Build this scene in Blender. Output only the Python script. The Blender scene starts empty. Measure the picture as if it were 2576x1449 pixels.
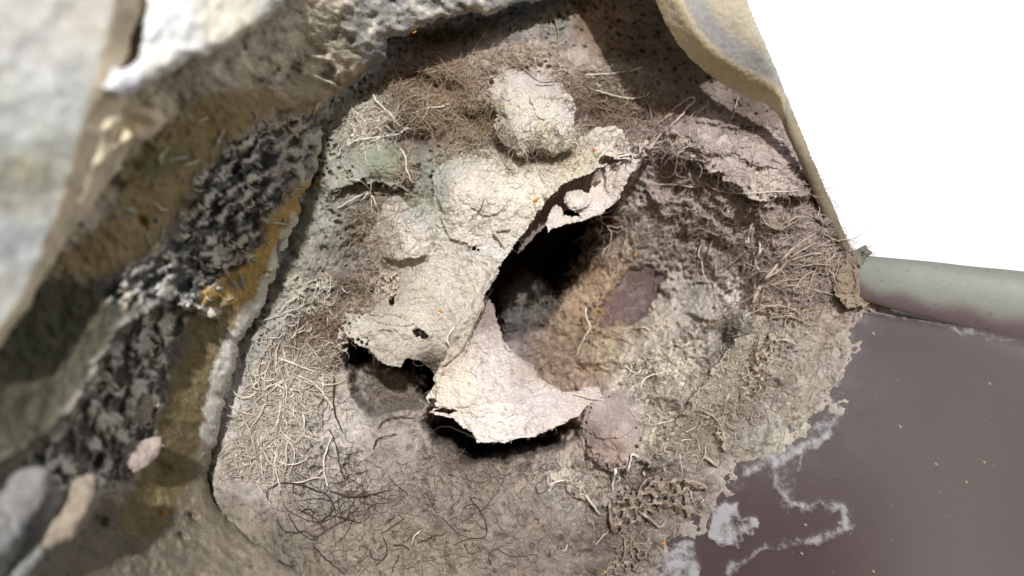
import bpy, math, random
import numpy as np
from mathutils import Matrix, Vector

# ------------------------------------------------------------------ camera, world, sun
SC = bpy.context.scene
COL = SC.collection
K = 0.30 / 1860.0            # metres per unit; one unit is about 0.16 mm
FP = 1860.0                  # focal distance in units

cam_d = bpy.data.cameras.new("camera")
cam = bpy.data.objects.new("camera", cam_d); COL.objects.link(cam)
cam.location = (0, 0, 0); cam.rotation_euler = (math.radians(90), 0, 0)
cam_d.sensor_width = 36; cam_d.lens = 26
cam_d.clip_start = 0.01; cam_d.clip_end = 500
cam_d.dof.use_dof = True; cam_d.dof.focus_distance = 0.302; cam_d.dof.aperture_fstop = 4.6
SC.camera = cam

SUN_EL = math.radians(24); SUN_AZ = math.radians(6)      # behind and above the camera, a little to the right
w = bpy.data.worlds.new("World"); SC.world = w; w.use_nodes = True
nt = w.node_tree; bg = nt.nodes["Background"]
sky = nt.nodes.new("ShaderNodeTexSky"); sky.sky_type = 'NISHITA'; sky.sun_disc = False
sky.sun_elevation = SUN_EL; sky.sun_rotation = math.radians(180) + SUN_AZ
sky.air_density = 1.0; sky.dust_density = 1.0; sky.ozone_density = 1.0
nt.links.new(sky.outputs[0], bg.inputs[0]); bg.inputs[1].default_value = 0.07
sd = bpy.data.lights.new("sun", 'SUN'); sd.energy = 4.2; sd.angle = math.radians(1.6); sd.color = (1.0, 0.99, 0.985)
sun = bpy.data.objects.new("sun", sd); COL.objects.link(sun)
ldir = Vector((math.sin(SUN_AZ) * math.cos(SUN_EL), -math.cos(SUN_AZ) * math.cos(SUN_EL), math.sin(SUN_EL)))
sun.rotation_euler = ldir.to_track_quat('Z', 'Y').to_euler(); sun.location = ldir * 2
# bright cloud bank over the open side beyond the building corner
def sky_backdrop():
    n = 48; vs = []; fs = []
    for i in range(n + 1):
        a = math.radians(-100 + 200 * i / n)
        for z, r in ((-25, 60), (0, 60), (35, 55), (60, 40)): vs.append((math.sin(a) * r, math.cos(a) * r, z))
    for i in range(n):
        for j in range(3): fs.append((i * 4 + j, i * 4 + j + 1, i * 4 + j + 5, i * 4 + j + 4))
    me = bpy.data.meshes.new("sky"); me.from_pydata(vs, [], fs); me.update()
    o = bpy.data.objects.new("sky", me); COL.objects.link(o); o['kind'] = 'structure'
    m = bpy.data.materials.new("overcast_sky"); m.use_nodes = True; t = m.node_tree; t.nodes.clear()
    e = t.nodes.new("ShaderNodeEmission"); ou = t.nodes.new("ShaderNodeOutputMaterial"); nz = t.nodes.new("ShaderNodeTexNoise"); tc = t.nodes.new("ShaderNodeTexCoord")
    nz.inputs['Scale'].default_value = 0.06; nz.inputs['Detail'].default_value = 5
    mr = t.nodes.new("ShaderNodeMapRange"); mr.inputs[3].default_value = 1.08; mr.inputs[4].default_value = 1.25
    t.links.new(tc.outputs['Object'], nz.inputs['Vector']); t.links.new(nz.outputs[0], mr.inputs[0]); t.links.new(mr.outputs[0], e.inputs[1]); t.links.new(e.outputs[0], ou.inputs[0])
    e.inputs[0].default_value = (0.985, 0.99, 1.0, 1); me.materials.append(m)
sky_backdrop()
SC.view_settings.view_transform = 'Standard'; SC.view_settings.look = 'None'
SC.view_settings.exposure = -0.06; SC.view_settings.gamma = 1.0
SC.cycles.max_bounces = 6; SC.cycles.diffuse_bounces = 3

# ------------------------------------------------------------------ maths helpers
rng = np.random.default_rng(7)
def lin(c):
    c = np.asarray(c, float) / 255.0
    return np.where(c <= 0.04045, c / 12.92, ((c + 0.055) / 1.055) ** 2.4)
def ss(a, b, x):
    t = np.clip((x - a) / (b - a), 0, 1); return t * t * (3 - 2 * t)
def perlin(x, y, seed=0):
    r = np.random.default_rng(seed + 1000)
    perm = r.permutation(512); perm = np.concatenate([perm, perm])
    ang = r.random(512) * 2 * np.pi; gx, gy = np.cos(ang), np.sin(ang)
    xi = np.floor(x).astype(np.int64); yi = np.floor(y).astype(np.int64)
    xf = x - xi; yf = y - yi
    ux = xf * xf * xf * (xf * (xf * 6 - 15) + 10); uy = yf * yf * yf * (yf * (yf * 6 - 15) + 10)
    def g(ix, iy, dx, dy):
        h = perm[(perm[ix & 511] + iy) & 511]
        return gx[h] * dx + gy[h] * dy
    a = g(xi, yi, xf, yf); b = g(xi + 1, yi, xf - 1, yf); c = g(xi, yi + 1, xf, yf - 1); d = g(xi + 1, yi + 1, xf - 1, yf - 1)
    return ((a * (1 - ux) + b * ux) * (1 - uy) + (c * (1 - ux) + d * ux) * uy) * 1.45
def fbm(x, y, s, oct=4, seed=0, gain=0.5):
    t = 0; a = 1.0; n = 0
    for i in range(oct):
        t = t + a * perlin(x / s + 17.3 * i, y / s + 5.7 * i, seed + i); n += a; a *= gain; s = s / 2.03
    return t / n
def ridged(x, y, s, oct=3, seed=0):
    t = 0; a = 1.0; n = 0
    for i in range(oct):
        t = t + a * (1 - np.abs(perlin(x / s + 7.3 * i, y / s + 2.7 * i, seed + i)) * 2.2); n += a; a *= 0.5; s = s / 2.1
    return t / n
def worley(x, y, s, seed=0):
    r = np.random.default_rng(seed + 77); T = r.random((256, 256, 2))
    x = x / s; y = y / s
    xi = np.floor(x).astype(np.int64); yi = np.floor(y).astype(np.int64)
    f1 = np.full(x.shape, 9.0); f2 = np.full(x.shape, 9.0)
    for i in (-1, 0, 1):
        for j in (-1, 0, 1):
            t = T[(xi + i) & 255, (yi + j) & 255]
            d = np.hypot(xi + i + t[..., 0] - x, yi + j + t[..., 1] - y)
            f2 = np.minimum(f2, np.maximum(f1, d)); f1 = np.minimum(f1, d)
    return f1, f2
def tps(pts, U, V):
    P = np.array([(p[0], p[1]) for p in pts], float) / 1000; D = np.array([p[2] for p in pts], float)
    n = len(P)
    def ph(r2): return 0.5 * r2 * np.log(r2 + 1e-12)
    r2 = ((P[:, None] - P[None]) ** 2).sum(-1)
    A = np.zeros((n + 3, n + 3)); A[:n, :n] = ph(r2) + np.eye(n) * 2e-4
    A[:n, n] = 1; A[:n, n + 1:] = P; A[n, :n] = 1; A[n + 1:, :n] = P.T
    c = np.linalg.solve(A, np.concatenate([D, np.zeros(3)]))
    u = U / 1000; v = V / 1000
    out = c[n] + c[n + 1] * u + c[n + 2] * v
    for i in range(n): out = out + c[i] * ph((u - P[i, 0]) ** 2 + (v - P[i, 1]) ** 2)
    return out
def idw(pts, U, V, p=3.0, eps=25):
    W = 0; C = 0
    for u, v, c in pts:
        wgt = 1.0 / ((U - u) ** 2 + (V - v) ** 2 + eps * eps) ** (p / 2)
        W = W + wgt; C = C + wgt[..., None] * lin(c)
    return C / W[..., None]
def segdist(line, U, V, closed=False):
    """distance, signed side and run fraction to the nearest place of a polyline"""
    L = np.array(line, float)
    if closed: L = np.vstack([L, L[:1]])
    best = np.full(U.shape, 1e18); side = np.zeros(U.shape); run = np.zeros(U.shape)
    seg = np.hypot(*(L[1:] - L[:-1]).T); tot = seg.sum(); acc = 0
    for i in range(len(L) - 1):
        ax, ay = L[i]; bx, by = L[i + 1]; dx, dy = bx - ax, by - ay; l2 = dx * dx + dy * dy + 1e-9
        t = np.clip(((U - ax) * dx + (V - ay) * dy) / l2, 0, 1)
        ex = U - ax - t * dx; ey = V - ay - t * dy; d2 = ex * ex + ey * ey
        m = d2 < best
        best = np.where(m, d2, best)
        side = np.where(m, np.sign(dx * (V - ay) - dy * (U - ax)), side)
        run = np.where(m, (acc + t * seg[i]) / tot, run); acc += seg[i]
    return np.sqrt(best), side, run
def inside(poly, U, V):
    P = np.array(poly, float); n = len(P); m = np.zeros(U.shape, bool)
    for i in range(n):
        x1, y1 = P[i]; x2, y2 = P[(i + 1) % n]
        if y1 == y2: continue
        c = ((y1 > V) != (y2 > V)) & (U < (x2 - x1) * (V - y1) / (y2 - y1) + x1)
        m ^= c
    return m
def sdf(poly, U, V):            # positive inside
    d, _, _ = segdist(poly, U, V, True)
    return np.where(inside(poly, U, V), d, -d)
def ledge(line, h, L, U, V):
    """a sheet edge: the side to the left of the direction of travel (screen) stands h nearer and eases back over L"""
    d, s, r = segdist(line, U, V)
    e = ss(0, 0.12, r) * ss(0, 0.12, 1 - r)
    return np.where(s < 0, -h * np.exp(-d / L) * e, 0.0)
def ridge(line, h, wd, U, V):
    d, s, r = segdist(line, U, V)
    return -h * np.exp(-(d / wd) ** 2) * ss(-0.02, 0.08, r) * ss(-0.02, 0.08, 1 - r)
def bump(u, v, ru, rv, a, h, U, V, p=2.0):
    a = math.radians(a); x = (U - u) * math.cos(a) + (V - v) * math.sin(a); y = -(U - u) * math.sin(a) + (V - v) * math.cos(a)
    r = np.sqrt((x / ru) ** 2 + (y / rv) ** 2)
    return -h * np.exp(-r ** p)
def smooth(A, n=1):
    for _ in range(n):
        B = np.pad(A, 1, mode='edge')
        A = (B[:-2, 1:-1] + B[2:, 1:-1] + B[1:-1, :-2] + B[1:-1, 2:] + 2 * B[1:-1, 1:-1]) / 6
    return A
def lic(U, V, ang, L=8, seed=1, step=1.0):
    """fibre grain: white noise smeared along the direction field"""
    r = np.random.default_rng(seed); H, W_ = U.shape
    N = r.random((H, W_)); acc = N.copy(); cx = np.cos(ang); sy = np.sin(ang)
    jj, ii = np.meshgrid(np.arange(W_), np.arange(H))
    for sg in (1, -1):
        x = jj.astype(float); y = ii.astype(float)
        for k in range(L):
            xi = np.clip(np.rint(x).astype(int), 0, W_ - 1); yi = np.clip(np.rint(y).astype(int), 0, H - 1)
            x = x + sg * cx[yi, xi] * step; y = y + sg * sy[yi, xi] * step
            xi = np.clip(np.rint(x).astype(int), 0, W_ - 1); yi = np.clip(np.rint(y).astype(int), 0, H - 1)
            acc += N[yi, xi]
    acc /= (2 * L + 1); acc = (acc - acc.mean()) / acc.std()
    return acc
def warp(U, V, seed, a1=6, s1=28, a2=2.5, s2=8):
    return (U + a1 * fbm(U, V, s1, 2, seed) * 1.6 + a2 * perlin(U / s2, V / s2, seed + 50),
            V + a1 * fbm(U, V, s1, 2, seed + 9) * 1.6 + a2 * perlin(U / s2, V / s2, seed + 60))
def grid(u0, u1, v0, v1, st):
    u = np.arange(u0, u1 + st, st); v = np.arange(v0, v1 + st, st)
    return np.meshgrid(u, v)
def desat(C, k):
    l = (C * np.array([0.3, 0.59, 0.11])).sum(-1, keepdims=True); return C + (l - C) * k
def P3(u, v, d):                # place (column, row, depth beyond the focal plane) -> metres
    y = FP + np.asarray(d, float)
    return np.stack([(np.asarray(u) - 1288) / FP * y * K, y * K, -(np.asarray(v) - 724.5) / FP * y * K], -1)

# ------------------------------------------------------------------ object helpers
def raw_mesh(name, verts, quads, cols=None, tris=None, smoothed=True):
    me = bpy.data.meshes.new(name)
    nq = len(quads); ntr = 0 if tris is None else len(tris)
    me.vertices.add(len(verts)); me.vertices.foreach_set("co", np.ascontiguousarray(verts, np.float32).ravel())
    li = np.asarray(quads, np.int32).ravel()
    if ntr: li = np.concatenate([li, np.asarray(tris, np.int32).ravel()])
    me.loops.add(len(li)); me.loops.foreach_set("vertex_index", li)
    me.polygons.add(nq + ntr)
    st = np.concatenate([np.arange(nq) * 4, nq * 4 + np.arange(ntr) * 3]).astype(np.int32)
    me.polygons.foreach_set("loop_start", st)
    me.polygons.foreach_set("use_smooth", np.full(nq + ntr, smoothed))
    if cols is not None:
        at = me.color_attributes.new("Col", 'FLOAT_COLOR', 'POINT')
        c = np.ones((len(verts), 4), np.float32); c[:, :3] = cols
        at.data.foreach_set("color", c.ravel())
    me.update(calc_edges=True); me.validate()
    return me
def link(name, me, mat, parent=None):
    o = bpy.data.objects.new(name, me); COL.objects.link(o)
    if mat is not None: me.materials.append(mat)
    if parent is not None: o.parent = parent
    return o
def thing(name, label, cat, loc, group=None):
    o = bpy.data.objects.new(name, None); COL.objects.link(o); o.empty_display_size = 0.01
    o['label'] = label; o['category'] = cat
    if group: o['group'] = group
    return o
TU, TV = grid(-60, 2640, -60, 1510, 3)
TOP = np.full(TU.shape, 5000.0)
def stamp(U, V, D, mask, st):
    """keep a map of the nearest built surface, for fibres to lie on"""
    u0 = U[0, 0]; v0 = V[0, 0]
    j = np.rint((TU - u0) / st).astype(int); i = np.rint((TV - v0) / st).astype(int)
    ok = (i >= 0) & (i < U.shape[0]) & (j >= 0) & (j < U.shape[1])
    ii = np.clip(i, 0, U.shape[0] - 1); jj = np.clip(j, 0, U.shape[1] - 1)
    ok &= mask[ii, jj]
    TOP[ok] = np.minimum(TOP[ok], D[ii, jj][ok])
def snap(U, V, s, st):
    """let the rim of a sheet follow its outline instead of the sample grid"""
    m = s > -0.75 * st
    gy, gx = np.gradient(smooth(s, 1), st); g2 = np.maximum(gx * gx + gy * gy, 0.3)
    k = np.where(s < 0.35 * st, np.clip(s, -st, st), 0.0) / g2
    return U - gx * k, V - gy * k, m
def surface(name, U, V, D, C, mask, mat, parent=None, thick=0, st=3, edge=10):
    """relief surface from depth samples; thick > 0 closes it at the back as a solid sheet"""
    stamp(U, V, D, mask, st)
    H, W_ = U.shape
    q = mask[:-1, :-1] & mask[1:, :-1] & mask[:-1, 1:] & mask[1:, 1:]
    idx = -np.ones(U.shape, np.int64)
    used = np.zeros(U.shape, bool)
    for a, b in ((0, 0), (1, 0), (0, 1), (1, 1)): used[a:H - 1 + a, b:W_ - 1 + b] |= q
    idx[used] = np.arange(used.sum()); n = int(used.sum())
    verts = P3(U[used], V[used], D[used]); cols = C[used]
    i, j = np.nonzero(q)
    Q = np.stack([idx[i, j], idx[i + 1, j], idx[i + 1, j + 1], idx[i, j + 1]], 1)
    quads = [Q]
    if thick:
        # distance in cells from rim, for a rounded thin edge
        e = used.astype(float)
        for _ in range(edge): e = np.minimum(smooth(e, 1), used)
        t = thick * (0.35 + 0.65 * ss(0.5, 1.0, e))
        vb = P3(U[used], V[used], D[used] + t[used])
        verts = np.vstack([verts, vb]); cols = np.vstack([cols, cols])
        quads.append(Q[:, ::-1] + n)
        E = np.vstack([Q[:, [0, 1]], Q[:, [1, 2]], Q[:, [2, 3]], Q[:, [3, 0]]])
        key = np.sort(E, 1); k = key[:, 0] * n + key[:, 1]
        u_, first, cnt = np.unique(k, return_index=True, return_counts=True)
        B = E[first[cnt == 1]]
        quads.append(np.stack([B[:, 1], B[:, 0], B[:, 0] + n, B[:, 1] + n], 1))
    me = raw_mesh(name, verts, np.vstack(quads), cols)
    return link(name, me, mat, parent)

# ------------------------------------------------------------------ materials
def new_mat(name):
    m = bpy.data.materials.new(name); m.use_nodes = True
    n = m.node_tree; return m, n, n.nodes["Principled BSDF"]
def felt_mat(name, rough=0.95, b1=0.6, s1=1400, b2=0.5, s2=520, grain=0.35, spec=0.15, dist=0.00022):
    m, n, p = new_mat(name); L = n.links.new
    at = n.nodes.new("ShaderNodeAttribute"); at.attribute_name = "Col"
    tc = n.nodes.new("ShaderNodeTexCoord")
    a = n.nodes.new("ShaderNodeTexNoise"); a.inputs['Scale'].default_value = s1; a.inputs['Detail'].default_value = 3; a.inputs['Roughness'].default_value = 0.7
    b = n.nodes.new("ShaderNodeTexNoise"); b.inputs['Scale'].default_value = s2; b.inputs['Detail'].default_value = 5; b.inputs['Distortion'].default_value = 1.2
    L(tc.outputs['Object'], a.inputs['Vector']); L(tc.outputs['Object'], b.inputs['Vector'])
    mp = n.nodes.new("ShaderNodeMapRange"); mp.inputs[1].default_value = 0.3; mp.inputs[2].default_value = 0.7
    mp.inputs[3].default_value = 1 - grain; mp.inputs[4].default_value = 1 + grain
    L(a.outputs[0], mp.inputs[0])
    mx = n.nodes.new("ShaderNodeMix"); mx.data_type = 'RGBA'; mx.blend_type = 'MULTIPLY'; mx.inputs[0].default_value = 1
    L(at.outputs['Color'], mx.inputs[6]); L(mp.outputs[0], mx.inputs[7])
    L(mx.outputs[2], p.inputs['Base Color'])
    p.inputs['Roughness'].default_value = rough; p.inputs['Specular IOR Level'].default_value = spec
    bp = n.nodes.new("ShaderNodeBump"); bp.inputs['Strength'].default_value = b1; bp.inputs['Distance'].default_value = dist
    bq = n.nodes.new("ShaderNodeBump"); bq.inputs['Strength'].default_value = b2; bq.inputs['Distance'].default_value = dist * 3
    L(a.outputs[0], bp.inputs['Height']); L(b.outputs[0], bq.inputs['Height']); L(bq.outputs[0], bp.inputs['Normal']); L(bp.outputs[0], p.inputs['Normal'])
    return m
M_FELT = felt_mat("felt", b1=0.4, b2=0.25, grain=0.2)
M_SHEET = felt_mat("paper_felt", b1=0.35, b2=0.1, grain=0.14)
M_STONE = felt_mat("mossy_stone", grain=0.25, b1=0.4, b2=0.3, s1=900, s2=300, dist=0.0004)
M_SLAB = felt_mat("pale_slab", grain=0.12, s1=500, s2=120, dist=0.0003)
M_BOARD = felt_mat("board", grain=0.15, s1=900, s2=200, dist=0.0002)
def fibre_mat(name):
    m, n, p = new_mat(name)
    at = n.nodes.new("ShaderNodeAttribute"); at.attribute_name = "Col"
    n.links.new(at.outputs['Color'], p.inputs['Base Color'])
    p.inputs['Roughness'].default_value = 0.8; p.inputs['Specular IOR Level'].default_value = 0.2
    return m
M_FIB = fibre_mat("fibre")

# ------------------------------------------------------------------ the two faces the nest is built on
def panel_depth(U, V):          # brown plastic panel, right and below
    pts = [(1600, 1500, 90), (2150, 760, 95), (2576, 860, -90), (2576, 1449, -110), (2000, 1449, 20), (1850, 1150, 80), (2300, 1100, -10),
           (1500, 700, 330), (1650, 700, 300), (1900, 600, 170), (2150, 600, 120), (1700, 1200, 110), (1300, 1300, 140)]
    return tps(pts, U, V)

nest = thing("felt_nest", "matted grey root and fibre lining torn open around a black hollow in the corner", "nest", (0, 0, 0))

# ------------------------------------------------------------------ felt lining
st = 2.75
U, V = grid(440, 2240, -130, 1540, st)
wu, wv = warp(U, V, 3)
wu2, wv2 = warp(U, V, 31, 14, 60, 4, 12)
lin_pts = [(900, 300, 120), (760, 560, 115), (650, 850, 85), (600, 1150, 45), (560, 1400, -10), (460, 1500, -20), (450, 900, 200), (600, 400, 260), (1000, 620, 105), (900, 700, 130),
    (1000, 430, 125), (880, 480, 90), (1200, 60, 190), (1330, 60, 175), (1250, 200, 100), (1450, 220, 120), (1600, 180, 270), (1760, 130, 235), (1500, 20, 245), (1900, 330, 165), (1700, 330, 130),
    (1650, 430, 190), (1900, 440, 95), (2050, 470, 110), (2120, 620, 95), (1620, 620, 280), (1590, 740, 330), (1750, 690, 235), (1850, 700, 150), (2000, 650, 60), (2140, 740, 60),
    (1960, 900, 30), (1820, 860, 160), (1700, 900, 150), (1600, 930, 160), (1900, 1050, 25), (1800, 1200, 25), (1480, 820, 310), (1400, 900, 300), (1300, 1000, 240),
    (1540, 1060, 55), (1000, 1300, 0), (1300, 1350, -15), (1550, 1350, 10), (700, 1350, -25), (1250, 1240, 30), (1250, 1120, 90), (1000, 1130, 45), (800, 1000, 60), (950, 950, 120), (1100, 780, 90),
    (1300, 500, 120), (1300, 1560, -60), (800, 1560, -60), (2200, 1000, 0), (1700, 1500, 20), (2200, 300, 160), (1900, -100, 250), (900, -100, 250)]
D = tps(lin_pts, U, V)
# creases and hollows
D += bump(1345, 150, 85, 60, 0, 45, wu, wv, 3) + bump(1500, 180, 60, 40, 30, 25, wu, wv)
D += bump(1300, 85, 90, 40, -10, 10, wu, wv) + bump(1130, 110, 120, 34, -14, -80, wu, wv)
D += bump(975, 405, 75, 38, 8, 45, wu, wv, 3)                                 # green-grey pad at left
D += ledge([(1050, 440), (1000, 468), (950, 462), (900, 455), (840, 480), (815, 500)][::-1], 50, 60, wu, wv)
D += bump(935, 560, 40, 60, 10, -35, wu, wv) + bump(900, 640, 42, 50, 10, -45, wu, wv, 3) + bump(1020, 340, 70, 28, 10, -70, wu, wv, 3)
D += bump(1090, 215, 60, 22, 12, -70, wu, wv, 3) + bump(1180, 300, 30, 22, 30, -50, wu, wv)
D += bump(830, 760, 55, 30, -20, -40, wu, wv, 3) + bump(790, 860, 60, 70, 25, -35, wu, wv, 3) + bump(915, 745, 45, 35, 0, -80, wu, wv, 3)
D += ridge([(840, 540), (800, 640), (740, 760), (690, 860)], 16, 22, wu, wv)
# right wall: torn overlapping layers, edges facing down
for ln, h, L in [([(1640, 385), (1700, 395), (1760, 408), (1800, 445), (1840, 455), (1862, 478), (1885, 500), (1960, 492), (2070, 500)], 66, 60),
                 ([(1660, 335), (1730, 345), (1790, 385), (1850, 388), (1900, 420), (1990, 430)], 38, 40),
                 ([(1690, 455), (1760, 470), (1820, 520), (1900, 540), (1960, 575)], 36, 45),
                 ([(1740, 300), (1840, 325), (1900, 322), (1960, 345)], 14, 30),
                 ([(1900, 520), (1990, 530), (2070, 560), (2110, 590)], 32, 35),
                 ([(1620, 470), (1650, 520), (1700, 560), (1760, 570)], 26, 45),
                 ([(1870, 690), (1920, 700), (1970, 735), (2040, 740)], 16, 30),
                 ([(1720, 780), (1750, 800), (1800, 805), (1850, 760)], 24, 40)]:
    D += ledge(ln, h, L, wu, wv)
D += ridge([(1490, 800), (1530, 720), (1560, 660), (1610, 600), (1640, 560)], 26, 13, wu, wv)
D += ridge([(1500, 822), (1560, 830), (1620, 828), (1700, 790)], 20, 18, wu, wv)
D += ridge([(1840, 850), (1900, 760), (1930, 690), (1990, 640), (2050, 590)], 44, 20, wu, wv)
D += ridge([(1640, 1160), (1720, 1070), (1790, 960), (1850, 860), (1880, 800)], 58, 30, wu, wv)
D += ridge([(1590, 1010), (1640, 985), (1700, 1000), (1720, 1040)], 22, 14, wu, wv) + ridge([(1640, 890), (1680, 850), (1740, 840), (1790, 800)], 30, 18, wu, wv) + ridge([(1560, 560), (1640, 500), (1720, 500), (1790, 560), (1850, 620)], 26, 16, wu, wv) + ridge([(1450, 910), (1530, 900), (1600, 905), (1650, 880)], 30, 14, wu, wv) + ridge([(1780, 620), (1800, 680), (1850, 730)], 24, 12, wu, wv) + ridge([(1700, 1160), (1760, 1080), (1830, 1000), (1880, 920)], 20, 14, wu, wv)
D += ridge([(1720, 860), (1770, 895), (1810, 893)], 12, 9, wu, wv) + bump(1835, 845, 40, 32, -45, -40, wu, wv, 3)
D += bump(1690, 920, 60, 42, 20, 24, wu, wv) + bump(1655, 985, 28, 26, 0, 26, wu, wv, 3) + bump(1840, 780, 60, 50, 0, 20, wu, wv) + bump(1700, 1010, 40, 30, 0, 14, wu, wv)
for a, b, r in [(1470, 940, 26), (1410, 950, 30), (1520, 940, 18), (1440, 985, 14), (1480, 870, 14), (1640, 958, 20), (1590, 840, 22), (1560, 975, 14), (1665, 750, 20), (1725, 600, 22), (1800, 610, 28), (1840, 530, 18), (1610, 300, 30), (1500, 290, 20)]:
    D += bump(a, b, r, r * 0.7, 20, -26, wu, wv, 3)
# pod at lower right
D += bump(1540, 1065, 86, 92, 0, 52, wu, wv, 4)
D += ledge([(1470, 1120), (1490, 1160), (1530, 1185), (1570, 1188), (1610, 1160), (1650, 1172), (1710, 1168)], 40, 50, wu, wv)
D += ledge([(1490, 1080), (1520, 1102), (1560, 1100), (1600, 1075)], 10, 18, wu, wv)
D += ledge([(1480, 1000), (1530, 985), (1580, 975), (1605, 990)][::-1], -14, 14, wu, wv)
# floor cracks and steps
for ln, h, L in [([(1290, 1185), (1340, 1192), (1380, 1185), (1400, 1150)], 14, 30), ([(1375, 1230), (1410, 1205), (1440, 1240), (1475, 1250), (1500, 1290), (1540, 1310)], 14, 26),
                 ([(1410, 1268), (1450, 1285), (1480, 1300)], 10, 20), ([(1440, 1185), (1480, 1190), (1540, 1205)], 16, 22),
                 ([(1840, 1090), (1800, 1020), (1770, 1010)], 10, 15)]:
    D += ledge(ln, h, L, wu, wv)
D += bump(1450, 1330, 60, 42, 10, 22, wu, wv, 3) + bump(800, 1290, 55, 30, 5, 10, wu, wv, 3) + bump(1080, 1330, 90, 50, 0, 10, wu, wv) + bump(1220, 1340, 70, 60, 0, 8, wu, wv)
# the hollows
H1 = [(1170, 520), (1330, 470), (1500, 470), (1548, 500), (1562, 560), (1545, 610), (1510, 665), (1475, 700), (1440, 735), (1405, 780), (1370, 830), (1300, 860), (1240, 870), (1170, 820), (1130, 700)]
H2 = [(868, 855), (960, 830), (1110, 850), (1120, 960), (1090, 1035), (1060, 1010), (1030, 960), (990, 935), (940, 915), (905, 925), (882, 930), (866, 900)]
H2b = [(868, 880), (1100, 860), (1090, 1000), (1060, 1025), (1000, 1035), (940, 1050), (905, 1030), (882, 990), (872, 930)]
H3 = [(1070, 1040), (1180, 1010), (1350, 1040), (1460, 1065), (1440, 1100), (1400, 1130), (1330, 1145), (1250, 1165), (1180, 1170), (1150, 1140), (1090, 1120), (1065, 1080)]
s1 = sdf(H1, wu, wv); s2 = sdf(H2, wu2, wv2); s2b = sdf(H2b, wu, wv); s3 = sdf(H3, wu2, wv2)
ramp = 1.6 + 2.6 * ss(1330, 1500, V - 0.6 * (U - 1500) + 560)
D += 1500 * ss(-4, 110, s1) + 30 * ss(-60, 0, s1)
D += 120 * ss(-3, 26, s2b) + 900 * ss(0, 60, s2)
D += 900 * ss(-6, 80, s3)
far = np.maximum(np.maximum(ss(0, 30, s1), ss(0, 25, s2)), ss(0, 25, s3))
bare = sdf([(1488, 818), (1520, 760), (1560, 700), (1600, 668), (1650, 672), (1672, 700), (1652, 750), (1622, 800), (1590, 818), (1540, 824)], wu, wv)
bare = bare + 14 * fbm(U, V, 30, 4, 58); bs = ss(-5, 5, bare)
# direction of the fibres, and fibre relief
ang = 1.1 * fbm(U, V, 150, 2, 5) * 3 + math.radians(25)
ang = np.where(U > 1600, math.radians(-20) + 1.0 * fbm(U, V, 110, 2, 6) * 2 + ss(1700, 1900, U) * ss(560, 900, V) * math.radians(-35), ang)
ang = np.where((U < 900) & (V < 1100), math.radians(115) + 1.2 * fbm(U, V, 90, 2, 8), ang)
ang = ang + 1.6 * fbm(U, V, 26, 2, 15)
f1 = lic(U, V, ang, 12, 1); f2 = lic(U, V, ang + 0.6, 5, 2)
f3 = smooth(lic(U, V, ang, 12, 3), 1)
rough = fbm(wu, wv, 70, 4, 21) * 16 - np.maximum(0, ridged(wu2, wv2, 90, 3, 22) - 0.6) * 22 + fbm(wu, wv, 14, 3, 23) * 5
floor = ss(1150, 1280, V + 0.12 * (U - 1200) * (U > 1500)) * (U < 1650)     # smoother floor
topsh = ss(1480, 1600, U - 0.3 * V) * ss(400, 300, V)
calm = 1 - 0.8 * floor - 0.25 * topsh
wallR = ss(1560, 1650, U) * ss(330, 420, V)
def streak(a, sc, ratio, seed):
    a = math.radians(a) + 0.0; x = (wu * math.cos(a) + wv * math.sin(a)) / ratio; y = -wu * math.sin(a) + wv * math.cos(a)
    return ridged(x, y, sc, 3, seed)
wR = ss(1610, 1700, U) * ss(300, 360, V) * ss(700, 560, V); wE = ss(1850, 1950, U) * ss(560, 620, V) * ss(780, 740, V)
wD = ss(1660, 1800, U - 0.3 * (1000 - V)) * ss(760, 840, V) * ss(1240, 1150, V); wL = ss(900, 800, U) * ss(430, 520, V) * ss(1250, 1100, V)
D -= wR * (streak(-22, 26, 3.2, 81) - 0.3) * 24 + wE * (streak(-28, 20, 4, 82) - 0.3) * 24 + wD * (streak(-52, 16, 5, 83) - 0.3) * 5 + wL * (streak(112, 20, 4, 84) - 0.3) * 7
D += (rough * calm + (f1 * 1.7 + f2 * 1.1) * (1 - 0.45 * floor)) * (1 - 0.85 * bs) - wallR * np.maximum(0, ridged(wu, wv, 34, 3, 27) - 0.5) * 10
# punched little holes where the felt is lacy
lac = ss(0.15, 0.5, fbm(U, V, 120, 2, 40) + 0.25 * wallR + 0.2 * ss(1060, 960, U) * ss(900, 800, V) + 0.35 * ss(1500, 1600, U) * ss(1150, 1250, V)) * (1 - floor * 0.7) * (1 - topsh * 0.8)
w1, w2 = worley(wu, wv, 17, 4)
D += lac * 22 * ss(0.34, 0.16, w1) * (1 - bs)
w1b, _ = worley(wu, wv, 34, 9)
D += 14 * ss(0.16, 0.06, w1b) * (1 - bs)
D += bs * 20
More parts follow.
